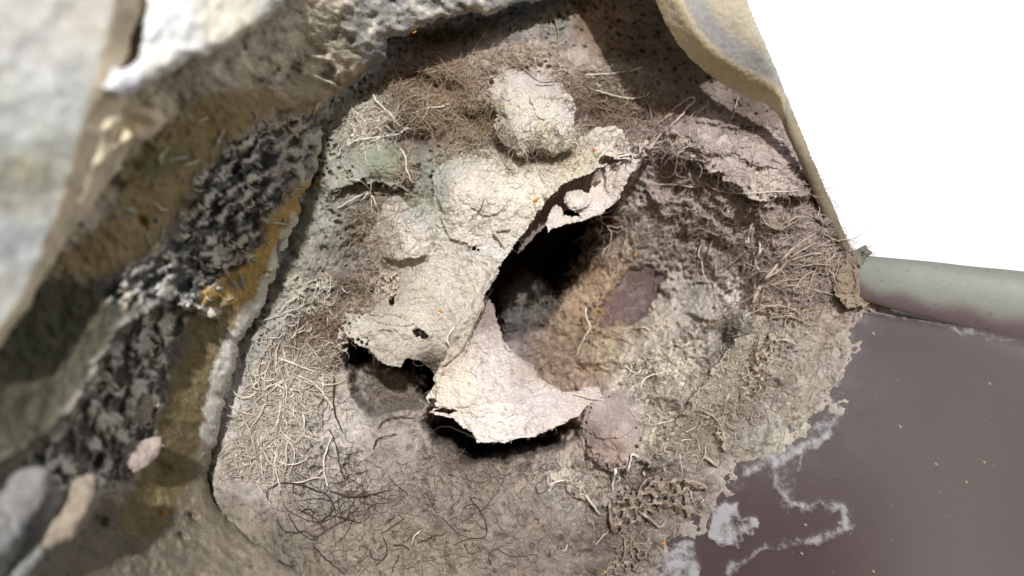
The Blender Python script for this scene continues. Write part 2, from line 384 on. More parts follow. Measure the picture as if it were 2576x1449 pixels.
# where it feathers out on the brown panel
PB = [(2163, 640), (2195, 700), (2200, 765), (2165, 800), (2135, 860), (2120, 930), (2100, 1000), (2110, 1035), (2050, 1075), (1990, 1100), (1960, 1140), (1890, 1172), (1850, 1180), (1838, 1240), (1780, 1290), (1740, 1330), (1690, 1360), (1650, 1410), (1630, 1460), (1600, 1600)]
pd, ps, pr = segdist(PB, wu2, wv2)
sg = np.where(ps > 0, pd, -pd)                   # positive on the nest side
PD = panel_depth(U, V)
cover = sg + fbm(wu, wv, 60, 3, 33) * 62 + fbm(U * 0.6 + V * 0.8, (V * 0.6 - U * 0.8) * 0.35, 18, 3, 34) * 26
onp = ss(330, 230, sg) * ss(700, 800, V)
thin = PD - 22 * ss(-6, 90, cover) + 12 * ss(4, -22, cover)
near = ss(200, 60, sg) * ss(640, 760, V)
D = D * (1 - near) + (thin + (f1 * 1.6 + f2 * 1.2) * ss(-6, 30, cover) + fbm(wu, wv, 20, 3, 61) * 5 * ss(-5, 60, cover)) * near
mask = (sg > -70)
sil = [(1850, -200), (1862, -40), (1900, 60), (1940, 150), (1990, 275), (2040, 395), (2092, 515), (2138, 622), (2160, 650), (2200, 655), (2600, 700)]
D += 0
right = segdist(sil, U + 3 * perlin(U / 9, V / 9, 90), V)
mask &= ~((right[1] < 0) & (V < 690)) | (right[0] < 3)
mask &= (V > -130)
# colour of the felt
col_pts = [(760, 560, (156, 158, 147)), (680, 820, (164, 164, 155)), (640, 1050, (188, 186, 180)), (850, 400, (158, 158, 143)), (980, 400, (140, 144, 122)), (900, 280, (165, 165, 150)), (1060, 480, (142, 148, 134)),
    (930, 560, (140, 130, 118)), (900, 650, (128, 124, 116)), (1020, 340, (120, 112, 105)), (1100, 200, (128, 110, 96)), (1130, 270, (140, 118, 98)), (1250, 140, (165, 155, 145)), (1330, 150, (178, 165, 155)), (1300, 60, (120, 125, 122)), (1380, 40, (135, 135, 125)),
    (1450, 200, (165, 155, 145)), (1560, 230, (150, 148, 128)), (1600, 120, (106, 88, 73)), (1750, 150, (108, 90, 75)), (1500, 60, (118, 100, 82)), (1700, 280, (122, 100, 86)), (1880, 290, (110, 92, 78)), (1660, 330, (165, 150, 140)),  # brown points below the board darkened, painting its shade into the felt
    (1800, 370, (165, 150, 143)), (1950, 440, (185, 170, 160)), (1900, 400, (190, 176, 168)), (2060, 480, (130, 115, 100)), (1700, 480, (160, 145, 138)), (1760, 560, (165, 150, 140)), (1650, 600, (160, 150, 135)), (1750, 700, (165, 158, 145)), (1850, 640, (165, 155, 145)),
    (1850, 760, (195, 188, 175)), (1990, 600, (165, 148, 136)), (2050, 700, (160, 142, 128)), (2100, 780, (158, 142, 126)), (1950, 900, (165, 155, 140)), (2020, 950, (160, 150, 135)), (1900, 1050, (150, 145, 135)), (1990, 1080, (175, 170, 150)),
    (1800, 850, (170, 165, 152)), (1835, 850, (100, 100, 99)), (1700, 920, (205, 198, 175)), (1600, 940, (190, 180, 162)), (1500, 880, (180, 165, 140)), (1440, 780, (156, 136, 110)), (1520, 640, (160, 135, 105)), (1480, 850, (146, 124, 98)), (1400, 880, (150, 132, 118)), (1560, 600, (155, 140, 125)),
    (1540, 1050, (172, 160, 150)), (1530, 1130, (155, 142, 130)), (1620, 1060, (175, 165, 145)), (1440, 960, (165, 145, 125)), (1720, 1080, (170, 165, 145)), (1780, 1150, (145, 138, 122)), (1650, 1260, (130, 120, 108)), (1450, 1240, (160, 155, 145)), (1500, 1330, (140, 130, 122)), (1600, 1420, (132, 122, 108)), (1750, 1250, (138, 128, 118)),
    (1300, 1250, (148, 138, 126)), (1350, 1380, (140, 128, 116)), (1150, 1230, (150, 140, 128)), (1050, 1380, (148, 138, 122)), (900, 1350, (148, 140, 125)), (800, 1200, (165, 158, 148)), (850, 1050, (180, 176, 165)), (1000, 1100, (150, 144, 135)), (720, 1400, (125, 120, 105)), (560, 1400, (110, 104, 88)), (600, 1300, (145, 138, 122)), (640, 1200, (175, 168, 158)),
    (960, 980, (138, 130, 120)), (1180, 1150, (110, 100, 90)), (1300, 850, (140, 130, 128)), (800, 850, (150, 138, 125)), (830, 940, (165, 155, 140)), (840, 760, (150, 140, 128)), (920, 740, (120, 105, 92))]
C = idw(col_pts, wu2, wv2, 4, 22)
C *= (1 + 0.10 * f1 + 0.06 * f2 + 0.42 * fbm(wu, wv, 40, 4, 44))[..., None]
tint = fbm(wu2, wv2, 120, 3, 45)[..., None]
C *= 1 + tint * np.array([0.05, 0.0, -0.06])
dark = ss(0.15, 0.5, fbm(wu, wv, 36, 4, 46))[..., None] * 0.42
C *= 1 - dark
spk = (np.random.default_rng(5).random(U.shape) > 0.988)
C[spk] *= 0.5
bc = lin((104, 84, 84)) * (1 + 0.12 * fbm(wu, wv, 50, 3, 47))[..., None]
res = ss(0.0, 0.5, fbm(wu, wv, 44, 4, 59))[..., None]; bc = bc * (1 - 0.45 * res) + 0.45 * res * lin((168, 155, 146))
C = C * (1 - bs[..., None]) + bc * bs[..., None]
yl = (np.exp(-(bare / 11) ** 2) * ss(1640, 1560, U) * ss(-0.2, 0.3, fbm(U, V, 25, 2, 49)))[..., None]
C = C * (1 - 0.6 * yl) + lin((184, 158, 108)) * 0.6 * yl
fr = far[..., None]; C = C * (1 - fr) + fr * C * np.array([0.5, 0.49, 0.48])  # felt inside the hollows darkened in colour: painted shade
C = C * (1 - 0.2 * floor[..., None])
edgec = (ss(50, 0, cover) * near)[..., None]; C = C * (1 - 0.4 * edgec) + 0.4 * edgec * lin((170, 165, 150))
rz = ss(1500, 1640, U)[..., None]; C = desat(C, 0.3 * 1.0) * rz + C * (1 - rz)
C = np.clip(desat(C, 0.12) * np.array([1.03, 0.985, 0.985]), 0.006, 0.85)
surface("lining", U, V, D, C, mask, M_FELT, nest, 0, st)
LIN = (U, V, D)

# ------------------------------------------------------------------ torn felt sheets hanging over the hollows
def felt_sheet(name, poly, dpts, cpts, seed, thick=7, st=2.0, extra=None, lace=None, amp=1.0, fang=None, wa=4.0, darkspk=0.994):
    P = np.array(poly, float); u0, v0 = P.min(0) - 16; u1, v1 = P.max(0) + 16
    u0 = math.floor(u0 / 6) * 6; v0 = math.floor(v0 / 6) * 6
    U, V = grid(u0, u1, v0, v1, st)
    wu, wv = warp(U, V, seed, wa, 26, 2.2, 7)
    s = sdf(poly, wu, wv)
    D = tps(dpts, U, V)
    ang = (math.radians(-50) if fang is None else math.radians(fang)) + 2.2 * fbm(U, V, 80, 3, seed + 5)
    f1 = lic(U, V, ang + 0.9 * fbm(U, V, 24, 2, seed + 40), 12, seed); f2 = lic(U, V, ang + 0.9, 6, seed + 1)
    D += amp * (fbm(wu, wv, 70, 4, seed + 2) * 8 - np.maximum(0, ridged(wu, wv, 75, 3, seed + 3) - 0.62) * 7 + fbm(wu, wv, 12, 3, seed + 4) * 3.2 + f1 * 1.3 + f2 * 0.9)
    a0 = math.radians(-52 if fang is None else fang); xr = (wu * math.cos(a0) + wv * math.sin(a0)); yr = -wu * math.sin(a0) + wv * math.cos(a0)
    D -= amp * (np.maximum(0, ridged(xr / 3.5 + 6 * fbm(U, V, 60, 2, seed + 20), yr, 24, 3, seed + 21) - 0.35) * 9) * ss(-0.3, 0.3, fbm(U, V, 90, 2, seed + 22))
    # crumpled facets and sharp creases
    qx = (U + 22 * fbm(U, V, 55, 3, seed + 31)); qy = (V + 22 * fbm(U, V, 55, 3, seed + 32))
    c1, c2 = worley((qx * 0.64 + qy * 0.77) / 1.0, (-qx * 0.77 + qy * 0.64) * 1.6, 62, seed + 33)
    D += amp * 5 * (c1 - 0.4) + amp * 5 * ss(0.07, 0.0, c2 - c1) * ss(-0.1, 0.25, fbm(U, V, 70, 2, seed + 35))
    D += 4 * np.exp(-np.maximum(s, 0) / 5) * fbm(U, V, 9, 2, seed + 8) * 3
    C = idw(cpts, U, V, 3, 25)
    C *= (1 + 0.07 * f1 + 0.045 * f2 + 0.14 * fbm(wu, wv, 30, 4, seed + 6))[..., None]
    C *= 1 + fbm(U, V, 110, 3, seed + 7)[..., None] * np.array([0.05, 0.02, -0.06])
    U2, V2, m = snap(U, V, s, st)
    if extra is not None: D, C, m = extra(U, V, wu, wv, D, C, m, s)
    if lace is not None:
        w1, w2 = worley(wu, wv, lace[0], seed + 11)
        z = lace[1](U, V, s)
        m &= ~((w1 < lace[2] * z * (0.35 + 1.4 * np.clip(0.5 + fbm(U, V, 40, 2, seed + 30), 0, 1))))
    sp = np.random.default_rng(seed).random(U.shape) > darkspk
    C[sp] *= 0.45
    C = np.clip(desat(C, 0.18) * np.array([1.0, 0.98, 0.985]), 0.01, 0.85)
    return surface(name, U2, V2, D, C, m, M_SHEET, nest, thick, st, 4)

CREAM = (212, 204, 192); WHITE = (220, 213, 206); PINK = (196, 184, 176); GREYG = (170, 172, 158)
curtain = [(820, 920), (838, 880), (850, 850), (846, 812), (870, 785), (905, 772), (940, 742), (952, 700), (935, 665), (922, 620), (932, 582), (955, 545), (968, 492), (990, 484), (1012, 500), (1040, 525), (1062, 512), (1092, 520), (1090, 470), (1086, 435), (1115, 408), (1170, 385), (1250, 352), (1350, 350),
    (1440, 355), (1470, 340), (1500, 322), (1545, 318), (1578, 340), (1600, 360), (1640, 350), (1650, 366), (1618, 398), (1590, 402), (1548, 402), (1520, 420), (1480, 437), (1440, 452), (1412, 468), (1372, 508), (1345, 548), (1318, 588), (1285, 630), (1262, 662), (1248, 700), (1222, 740), (1206, 790),
    (1190, 840), (1178, 880), (1150, 905), (1120, 930), (1098, 948), (1070, 915), (1045, 905), (1022, 902), (1008, 925), (975, 922), (950, 905), (936, 888), (912, 870), (892, 870), (865, 884), (846, 900), (832, 918)]
cur_d = [(820, 920, 30), (860, 860, 25), (850, 800, 70), (930, 760, 60), (900, 830, 25), (960, 700, 105), (930, 620, 125), (950, 560, 120), (990, 560, 65), (1030, 610, 38), (1060, 560, 50), (1100, 640, 52), (1000, 660, 70), (985, 485, 112), (1060, 500, 115), (1090, 430, 95), (1130, 470, 30), (1190, 520, 12), (1180, 590, 25),
    (1130, 400, 110), (1250, 360, 90), (1350, 360, 85), (1430, 370, 80), (1500, 330, 75), (1570, 340, 70), (1540, 370, 20), (1480, 400, 12), (1400, 430, 8), (1330, 480, -2), (1280, 540, -8), (1330, 560, 5), (1260, 640, -8), (1180, 700, 15), (1100, 760, 25), (1220, 720, -4), (1180, 830, -12), (1140, 860, 0),
    (1050, 800, 25), (1000, 780, 38), (950, 870, 22), (1000, 890, 10), (1060, 880, 22), (1100, 935, 60), (1040, 850, 15), (1140, 900, 10), (1640, 360, 40), (1600, 385, 22), (1430, 340, 90), (1200, 380, 95)]
cur_c = [(1190, 500, CREAM), (1030, 600, (208, 202, 190)), (1300, 480, (215, 208, 190)), (1440, 430, (212, 204, 176)), (1540, 360, (208, 200, 184)), (1250, 620, (205, 200, 190)), (1120, 720, (200, 195, 182)), (1050, 820, (195, 190, 176)), (900, 830, (190, 186, 172)), (1000, 900, (180, 172, 158)),
    (1180, 800, (196, 188, 174)), (1062, 500, (160, 164, 150)), (1090, 440, (172, 174, 160)), (1070, 930, (120, 108, 96)), (960, 740, (165, 155, 142)), (930, 700, (150, 140, 128)), (1400, 375, (170, 158, 142)), (1130, 790, (190, 180, 165)), (940, 590, (175, 165, 152)), (850, 880, (175, 165, 150)), (1620, 380, (190, 178, 165))]  # dark point on the wrapped-back fold paints its shade
def cur_extra(U, V, wu, wv, D, C, m, s):
    D += bump(1190, 490, 86, 108, 25, 16, wu, wv, 5) + bump(1020, 605, 80, 62, -10, 17, wu, wv, 5)
    D += ledge([(1100, 470), (1112, 560), (1130, 600), (1165, 612), (1190, 620), (1210, 610)], 14, 26, wu, wv)
    D += ledge([(960, 645), (1000, 655), (1050, 650), (1075, 640)], 26, 40, wu, wv)
    D += ledge([(1128, 420), (1108, 470), (1110, 540)][::-1], -8, 20, wu, wv)
    D += ledge([(1180, 520), (1230, 545), (1262, 530), (1278, 510)], 9, 22, wu, wv)
    D += ridge([(1262, 640), (1235, 700), (1190, 780), (1150, 830), (1128, 870)], 16, 9, wu, wv)
    D += ridge([(1225, 730), (1195, 800), (1170, 850)], 10, 6, wu, wv) + ridge([(1270, 660), (1215, 770), (1160, 870)], -6, 5, wu, wv)
    D += ridge([(1370, 505), (1420, 460), (1500, 425), (1560, 400)], 16, 12, wu, wv) + ridge([(1440, 440), (1530, 385), (1580, 370)], -8, 14, wu, wv)
    D += ledge([(945, 800), (980, 792), (1020, 800)], 8, 18, wu, wv) + ridge([(905, 842), (950, 825), (1000, 826), (1040, 850)], 10, 10, wu, wv) + ledge([(930, 800), (975, 818), (1040, 815), (1090, 850)], 12, 16, wu, wv)
    D += bump(1505, 372, 40, 24, -30, 14, wu, wv) + bump(1250, 450, 60, 30, -30, 8, wu, wv)
    D += 40 * np.exp(-((U - 1080) / 24) ** 2 - ((V - 935) / 30) ** 2)
    hol = (np.hypot((wu - 1052) / 13, (wv - 836) / 9) < 1) | (np.hypot((wu - 1068) / 8, (wv - 843) / 6) < 1) | (np.hypot((wu - 985) / 9, (wv - 757) / 12) < 1)
    hol |= (np.hypot((wu - 1524) / 20, (wv - 403) / 10) < 1) & (wv > 394) | (np.hypot((wu - 1190) / 5, (wv - 624) / 5) < 1) | (np.hypot((wu - 1203) / 3.5, (wv - 630) / 4) < 1)
    hol |= (np.hypot((wu - 1597) / 9, (wv - 378) / 8) < 1) | (np.hypot((wu - 1565) / 7, (wv - 392) / 5) < 1)
    m = m & ~hol
    return D, C, m
felt_sheet("curtain", curtain, cur_d, cur_c, 101, 8, 2.0, cur_extra,
           lace=(13, lambda U, V, s: ss(40, 6, s) * ss(940, 900, U) * 1.0 + ss(40, 4, s) * ss(1560, 1590, U), 0.36))

flap = [(1236, 172), (1262, 160), (1285, 150), (1330, 140), (1380, 150), (1405, 185), (1418, 222), (1438, 245), (1447, 275), (1441, 302), (1449, 330), (1446, 358), (1422, 380), (1395, 386), (1378, 376), (1355, 372), (1330, 383), (1306, 392), (1292, 376), (1262, 356), (1246, 326), (1236, 300), (1222, 276), (1196, 266), (1170, 272), (1160, 258), (1190, 235), (1222, 222), (1230, 200)]
felt_sheet("upper_flap", flap, [(1240, 165, 110), (1300, 145, 120), (1390, 160, 115), (1260, 220, 40), (1340, 220, 28), (1420, 235, 60), (1440, 300, 20), (1340, 300, -12), (1270, 300, 12), (1230, 280, 45), (1165, 262, 100), (1200, 245, 65), (1310, 385, -8), (1420, 375, -2), (1350, 350, -18), (1260, 350, 22)],
    [(1340, 300, (206, 200, 190)), (1350, 340, (208, 202, 185)), (1300, 200, (200, 190, 180)), (1430, 280, (196, 186, 176)), (1200, 255, (165, 150, 132)), (1350, 160, (172, 160, 150)), (1300, 150, (166, 154, 142)), (1400, 180, (168, 156, 146)), (1260, 340, (185, 175, 160)), (1363, 327, (176, 188, 118)), (1363, 296, (206, 200, 188)), (1335, 350, (206, 200, 188)), (1400, 325, (206, 200, 188)), (1330, 318, (206, 200, 188))], 131, 8, 2.0,
    extra=lambda U, V, wu, wv, D, C, m, s: (D + ledge([(1330, 240), (1345, 280), (1358, 302), (1378, 300)], 8, 16, wu, wv) + ledge([(1415, 222), (1425, 250), (1440, 262)], 8, 12, wu, wv) + ledge([(1260, 290), (1285, 330), (1300, 372)], -7, 14, wu, wv) + ridge([(1262, 165), (1288, 215), (1268, 262), (1285, 320), (1320, 380)], 14, 12, wu, wv) + ridge([(1288, 215), (1350, 240), (1420, 238)], 9, 10, wu, wv) + ledge([(1395, 330), (1420, 345), (1438, 300), (1430, 262)], 8, 18, wu, wv) + bump(1325, 333, 14, 5, 0, -10, wu, wv, 3), C, m & ~(np.hypot((wu - 1236) / 10, (wv - 288) / 16) < 1)),
    fang=75, amp=0.95, lace=(12, lambda U, V, s: ss(30, 4, s) * ss(1270, 1240, U), 0.40))

lip = [(1196, 770), (1214, 742), (1236, 752), (1246, 790), (1258, 832), (1272, 862), (1292, 884), (1312, 902), (1342, 922), (1358, 950), (1385, 968), (1420, 985), (1452, 985), (1478, 975), (1502, 968), (1512, 985), (1524, 1006), (1494, 1012), (1472, 1026), (1458, 1048), (1436, 1058), (1400, 1076), (1372, 1088), (1342, 1100), (1322, 1103), (1300, 1100),
    (1285, 1112), (1240, 1112), (1200, 1115), (1190, 1098), (1184, 1086), (1160, 1070), (1140, 1052), (1112, 1048), (1092, 1042), (1082, 1040), (1090, 1026), (1104, 1024), (1092, 1016), (1078, 1014), (1070, 1004), (1078, 985), (1092, 965), (1094, 945), (1108, 915), (1128, 880), (1150, 850), (1172, 815)]
def lip_extra(U, V, wu, wv, D, C, m, s):
    D += ledge([(1150, 868), (1195, 862), (1215, 880), (1230, 900)], 8, 14, wu, wv) + ledge([(1085, 1020), (1130, 1028), (1190, 1018), (1260, 1010), (1310, 1020)], 9, 16, wu, wv)
    D += ledge([(1190, 1060), (1220, 1040), (1280, 1040), (1340, 1050), (1400, 1040)], 8, 18, wu, wv) + ridge([(1130, 880), (1110, 930), (1090, 990)], 12, 9, wu, wv)
    D += ridge([(1190, 830), (1230, 930), (1300, 1000)], -9, 12, wu, wv) + ridge([(1262, 850), (1310, 912), (1360, 960), (1440, 990)], 9, 8, wu, wv)
    m = m & ~(np.hypot((wu - 1087) / 9, (wv - 1008) / 5.5) < 1) & ~(np.hypot((wu - 1120) / 30, (wv - 1033) / 4) < 1)
    return D, C, m
felt_sheet("lower_lip", lip, [(1210, 750, 60), (1240, 800, 90), (1200, 800, 20), (1272, 862, 75), (1340, 925, 75), (1290, 920, 35), (1150, 870, -2), (1110, 940, -8), (1085, 1000, -2), (1180, 960, -22), (1250, 980, -10), (1350, 1000, 15), (1440, 990, 45), (1515, 1000, 75), (1460, 1035, 20), (1380, 1070, -20), (1280, 1060, -38), (1200, 1100, -42), (1300, 1105, -40), (1130, 1040, -22)],
    [(1250, 1060, WHITE), (1150, 970, (218, 210, 192)), (1240, 930, (206, 198, 192)), (1200, 860, (200, 188, 178)), (1240, 800, (170, 152, 142)), (1350, 1020, (205, 196, 190)), (1450, 1000, (196, 182, 172)), (1330, 930, (180, 166, 156)), (1390, 1070, (205, 192, 182)), (1120, 900, (190, 175, 155))], 151, 7, 2.0, lip_extra, fang=15, amp=0.8)

curl = [(1377, 586), (1374, 566), (1380, 540), (1388, 522), (1402, 516), (1414, 524), (1420, 540), (1440, 546), (1462, 544), (1440, 530), (1420, 516), (1414, 500), (1425, 482), (1442, 474), (1464, 480), (1480, 486), (1488, 470), (1502, 452), (1520, 438), (1524, 420), (1540, 408), (1566, 408), (1590, 400), (1612, 398), (1596, 425), (1584, 440), (1580, 462), (1566, 478), (1558, 500), (1544, 512), (1520, 532), (1496, 546), (1470, 552), (1440, 560), (1412, 568), (1398, 576), (1388, 576)]
def curl_extra(U, V, wu, wv, D, C, m, s):
    D += bump(1446, 504, 34, 26, 10, 34, wu, wv, 3) + ledge([(1420, 520), (1450, 532), (1480, 520), (1490, 500)], 12, 14, wu, wv) + ridge([(1552, 420), (1540, 460), (1525, 500)], -9, 7, wu, wv)
    D += ridge([(1530, 415), (1527, 450), (1530, 490)], 8, 4, wu, wv)
    m = m & ~((np.hypot((wu - 1548) / 9, (wv - 424) / 6) < 1))
    return D, C, m
felt_sheet("curled_edge", curl, [(1378, 580, 5), (1390, 530, 30), (1430, 550, 12), (1446, 500, 25), (1500, 535, 15), (1500, 460, 48), (1550, 480, 25), (1560, 420, 22), (1600, 405, 18), (1545, 510, 28), (1530, 430, 36)],
    [(1446, 500, (212, 202, 188)), (1400, 550, (205, 194, 184)), (1500, 530, (205, 194, 186)), (1560, 450, (196, 184, 174)), (1540, 420, (205, 195, 182))], 171, 7, 1.6, curl_extra, fang=-40, amp=0.7, wa=3)
back = [(1300, 640), (1330, 520), (1400, 430), (1540, 380), (1590, 420), (1570, 470), (1545, 500), (1500, 520), (1440, 528), (1400, 540), (1372, 566), (1340, 600), (1300, 640)]
felt_sheet("inner_fold", back, [(1300, 600, 60), (1400, 470, 70), (1400, 540, 110), (1500, 500, 105), (1540, 400, 60), (1560, 480, 80), (1470, 440, 75)],
    [(1400, 500, (150, 130, 122)), (1500, 480, (165, 148, 140)), (1330, 600, (130, 112, 105))], 181, 6, 2.0, None, fang=-40, amp=0.8, lace=(26, lambda U, V, s: 0 * U, 0.12))

# smaller overlapping layers of the lining, each with a free torn edge
TOP0 = smooth(np.minimum(TOP, 500), 5)
def on(u, v, lift):
    i = int(np.clip((v - TV[0, 0]) / 3, 0, TU.shape[0] - 1)); j = int(np.clip((u - TU[0, 0]) / 3, 0, TU.shape[1] - 1))
    return (u, v, float(TOP0[i, j]) - lift)
PK = (186, 172, 163); TP = (168, 158, 144)
def layer(name, poly, free, att, cols, seed, fang, thick=6, extra=None, amp=1.0):
    felt_sheet(name, poly, [on(u, v, l) for u, v, l in free + att], cols, seed, thick, 2.2, extra, fang=fang, amp=amp, wa=6, lace=(21, lambda U, V, s: ss(22, 4, s), 0.24))
layer("wall_layer", [(1690, 395), (1740, 372), (1830, 362), (1900, 385), (1990, 400), (2050, 430), (2085, 495), (2020, 492), (1960, 494), (1925, 502), (1886, 504), (1880, 482), (1850, 478), (1832, 462), (1815, 440), (1780, 428), (1735, 414)],
    [(1740, 412, 22), (1815, 438, 34), (1840, 468, 40), (1884, 500, 46), (1960, 492, 42), (2050, 490, 26), (1950, 450, 26), (1860, 430, 24)], [(1740, 372, -10), (1830, 362, -12), (1900, 380, -12), (1990, 398, -12), (2070, 440, -14), (1690, 395, -8)], [(1950, 450, (190, 176, 166)), (1780, 400, PK), (2060, 480, (150, 134, 122))], 811, -20)
layer("wall_layer", [(1650, 335), (1720, 318), (1800, 330), (1880, 345), (1980, 380), (2020, 420), (1960, 424), (1900, 416), (1850, 392), (1800, 394), (1760, 378), (1720, 352), (1680, 350)],
    [(1720, 352, 16), (1800, 392, 28), (1850, 390, 26), (1960, 422, 24), (1880, 380, 16)], [(1650, 330, -8), (1720, 318, -10), (1800, 328, -10), (1890, 345, -12), (1990, 380, -12), (2020, 420, -6)], [(1800, 360, (182, 168, 160)), (1950, 405, (172, 156, 146))], 821, -18)
layer("wall_layer", [(1700, 470), (1780, 462), (1850, 490), (1900, 520), (1980, 520), (2060, 545), (2100, 590), (2020, 575), (1960, 580), (1900, 560), (1850, 556), (1810, 535), (1760, 500)],
    [(1760, 500, 16), (1810, 534, 26), (1900, 560, 26), (1960, 580, 30), (2060, 578, 20)], [(1700, 466, -8), (1790, 460, -10), (1860, 490, -12), (1930, 515, -10), (2060, 545, -12)], [(1850, 530, (168, 152, 142)), (2000, 560, (156, 140, 128))], 831, -24)
layer("pod", [(1458, 1070), (1472, 1025), (1500, 992), (1550, 976), (1598, 988), (1620, 1040), (1616, 1100), (1604, 1146), (1578, 1180), (1540, 1186), (1508, 1170), (1480, 1130)],
    [(1540, 1060, 34), (1500, 1060, 26), (1580, 1060, 28), (1540, 1100, 34), (1540, 1186, 30), (1500, 1160, 26), (1590, 1160, 24), (1465, 1090, 12)], [(1500, 990, -8), (1550, 976, -8), (1600, 990, -10), (1624, 1050, -10)], [(1545, 1050, (184, 166, 157)), (1530, 1140, (164, 142, 132)), (1600, 1150, (176, 160, 144))], 841, 20, 10,
    lambda U, V, wu, wv, D, C, m, s: (D + ledge([(1485, 1082), (1515, 1106), (1560, 1104), (1602, 1072)], 14, 20, wu, wv) + bump(1540, 1140, 50, 24, 0, -10, wu, wv, 3), C, m), 0.5)
layer("bowl_rim", [(1905, 700), (1880, 770), (1862, 820), (1845, 870), (1808, 905), (1780, 950), (1735, 1010), (1700, 1070), (1660, 1130), (1625, 1175), (1680, 1190), (1740, 1130), (1800, 1060), (1860, 970), (1900, 890), (1940, 820), (1985, 770), (1980, 710)],
    [(1882, 765, 24), (1848, 865, 32), (1780, 948, 30), (1702, 1068, 26), (1640, 1160, 20), (1850, 920, 18), (1780, 1020, 16)], [(1980, 720, -10), (1985, 770, -12), (1940, 820, -12), (1900, 890, -12), (1860, 972, -12), (1800, 1060, -12), (1740, 1130, -12), (1680, 1190, -8), (1920, 700, -6)], [(1850, 880, (178, 166, 148)), (1700, 1120, (170, 158, 142)), (1940, 740, (172, 156, 144))], 851, -55)
layer("floor_layer", [(1400, 1150), (1450, 1165), (1500, 1195), (1560, 1212), (1590, 1230), (1550, 1250), (1505, 1292), (1480, 1262), (1440, 1250), (1412, 1212), (1380, 1234), (1372, 1205)],
    [(1400, 1215, 12), (1440, 1250, 18), (1490, 1285, 22), (1550, 1248, 16), (1380, 1230, 14)], [(1400, 1150, -6), (1460, 1165, -8), (1560, 1210, -8)], [(1420, 1190, (176, 168, 155)), (1500, 1250, (150, 142, 128))], 861, 30)
layer("left_layer", [(815, 500), (835, 470), (870, 440), (860, 380), (880, 345), (940, 350), (1000, 365), (1030, 400), (1035, 450), (1010, 470), (985, 478), (950, 466), (900, 458), (860, 478), (835, 505)],
    [(1010, 470, 34), (950, 466, 36), (900, 458, 30), (850, 486, 18), (960, 410, 24), (1032, 440, 26)], [(860, 380, -6), (880, 345, -10), (940, 348, -10), (1000, 360, -8), (830, 470, -4)], [(960, 410, (142, 148, 124)), (870, 440, (158, 160, 146)), (1020, 450, (150, 146, 122))], 871, 10)
layer("left_layer", [(760, 720), (800, 700), (838, 690), (850, 730), (845, 780), (820, 800), (780, 790), (750, 800), (720, 790), (730, 750)],
    [(820, 798, 16), (760, 796, 14), (840, 760, 16)], [(800, 700, -8), (760, 720, -8), (725, 750, -6)], [(790, 750, (158, 156, 144))], 881, 110)

# lacy torn webs of fibre
def web(name, poly, lift, c, seed, cell=11, cut=0.40, thick=4, stw=1.7, ax=1.0):
    P = np.array(poly, float); u0, v0 = np.floor((P.min(0) - 8) / 6) * 6; u1, v1 = P.max(0) + 8
    lift *= 1.7; cell *= 1.35
    U, V = grid(u0, u1, v0, v1, stw)
    wu, wv = warp(U, V, seed, 5, 22, 2.5, 7)
    s = sdf(poly, wu, wv)
    i = np.clip(((V - TV[0, 0]) / 3).astype(int), 0, TU.shape[0] - 1); j = np.clip(((U - TU[0, 0]) / 3).astype(int), 0, TU.shape[1] - 1)
    base = smooth(np.minimum(TOPS[i, j], 400), 4)
    w1, w2 = worley(wu, wv * ax, cell, seed)
    D = base - lift * ss(-3, 9, s) * (0.7 + 0.6 * fbm(U, V, 30, 2, seed + 3)) + fbm(U, V, 14, 2, seed + 1) * 5 + 3 * ss(0.3, 0.0, w2 - w1)
    f = lic(U, V, 3 * fbm(U, V, 40, 2, seed), 6, seed); D += f * 0.7
    m = (s > 0) & ((w2 - w1 < cut + 0.25 * fbm(U, V, 25, 2, seed + 5)) | (fbm(U, V, 26, 2, seed + 9) > 0.33))
    C = 1.25 * lin(c) * (1 + 0.07 * f + 0.25 * fbm(U, V, 20, 3, seed + 2))[..., None] * np.ones(U.shape + (3,))
    return surface(name, U, V, D, np.clip(C, 0.01, 0.8), m, M_FELT, nest, thick, stw, 2)
TOPS = smooth(np.minimum(TOP, 500), 6)
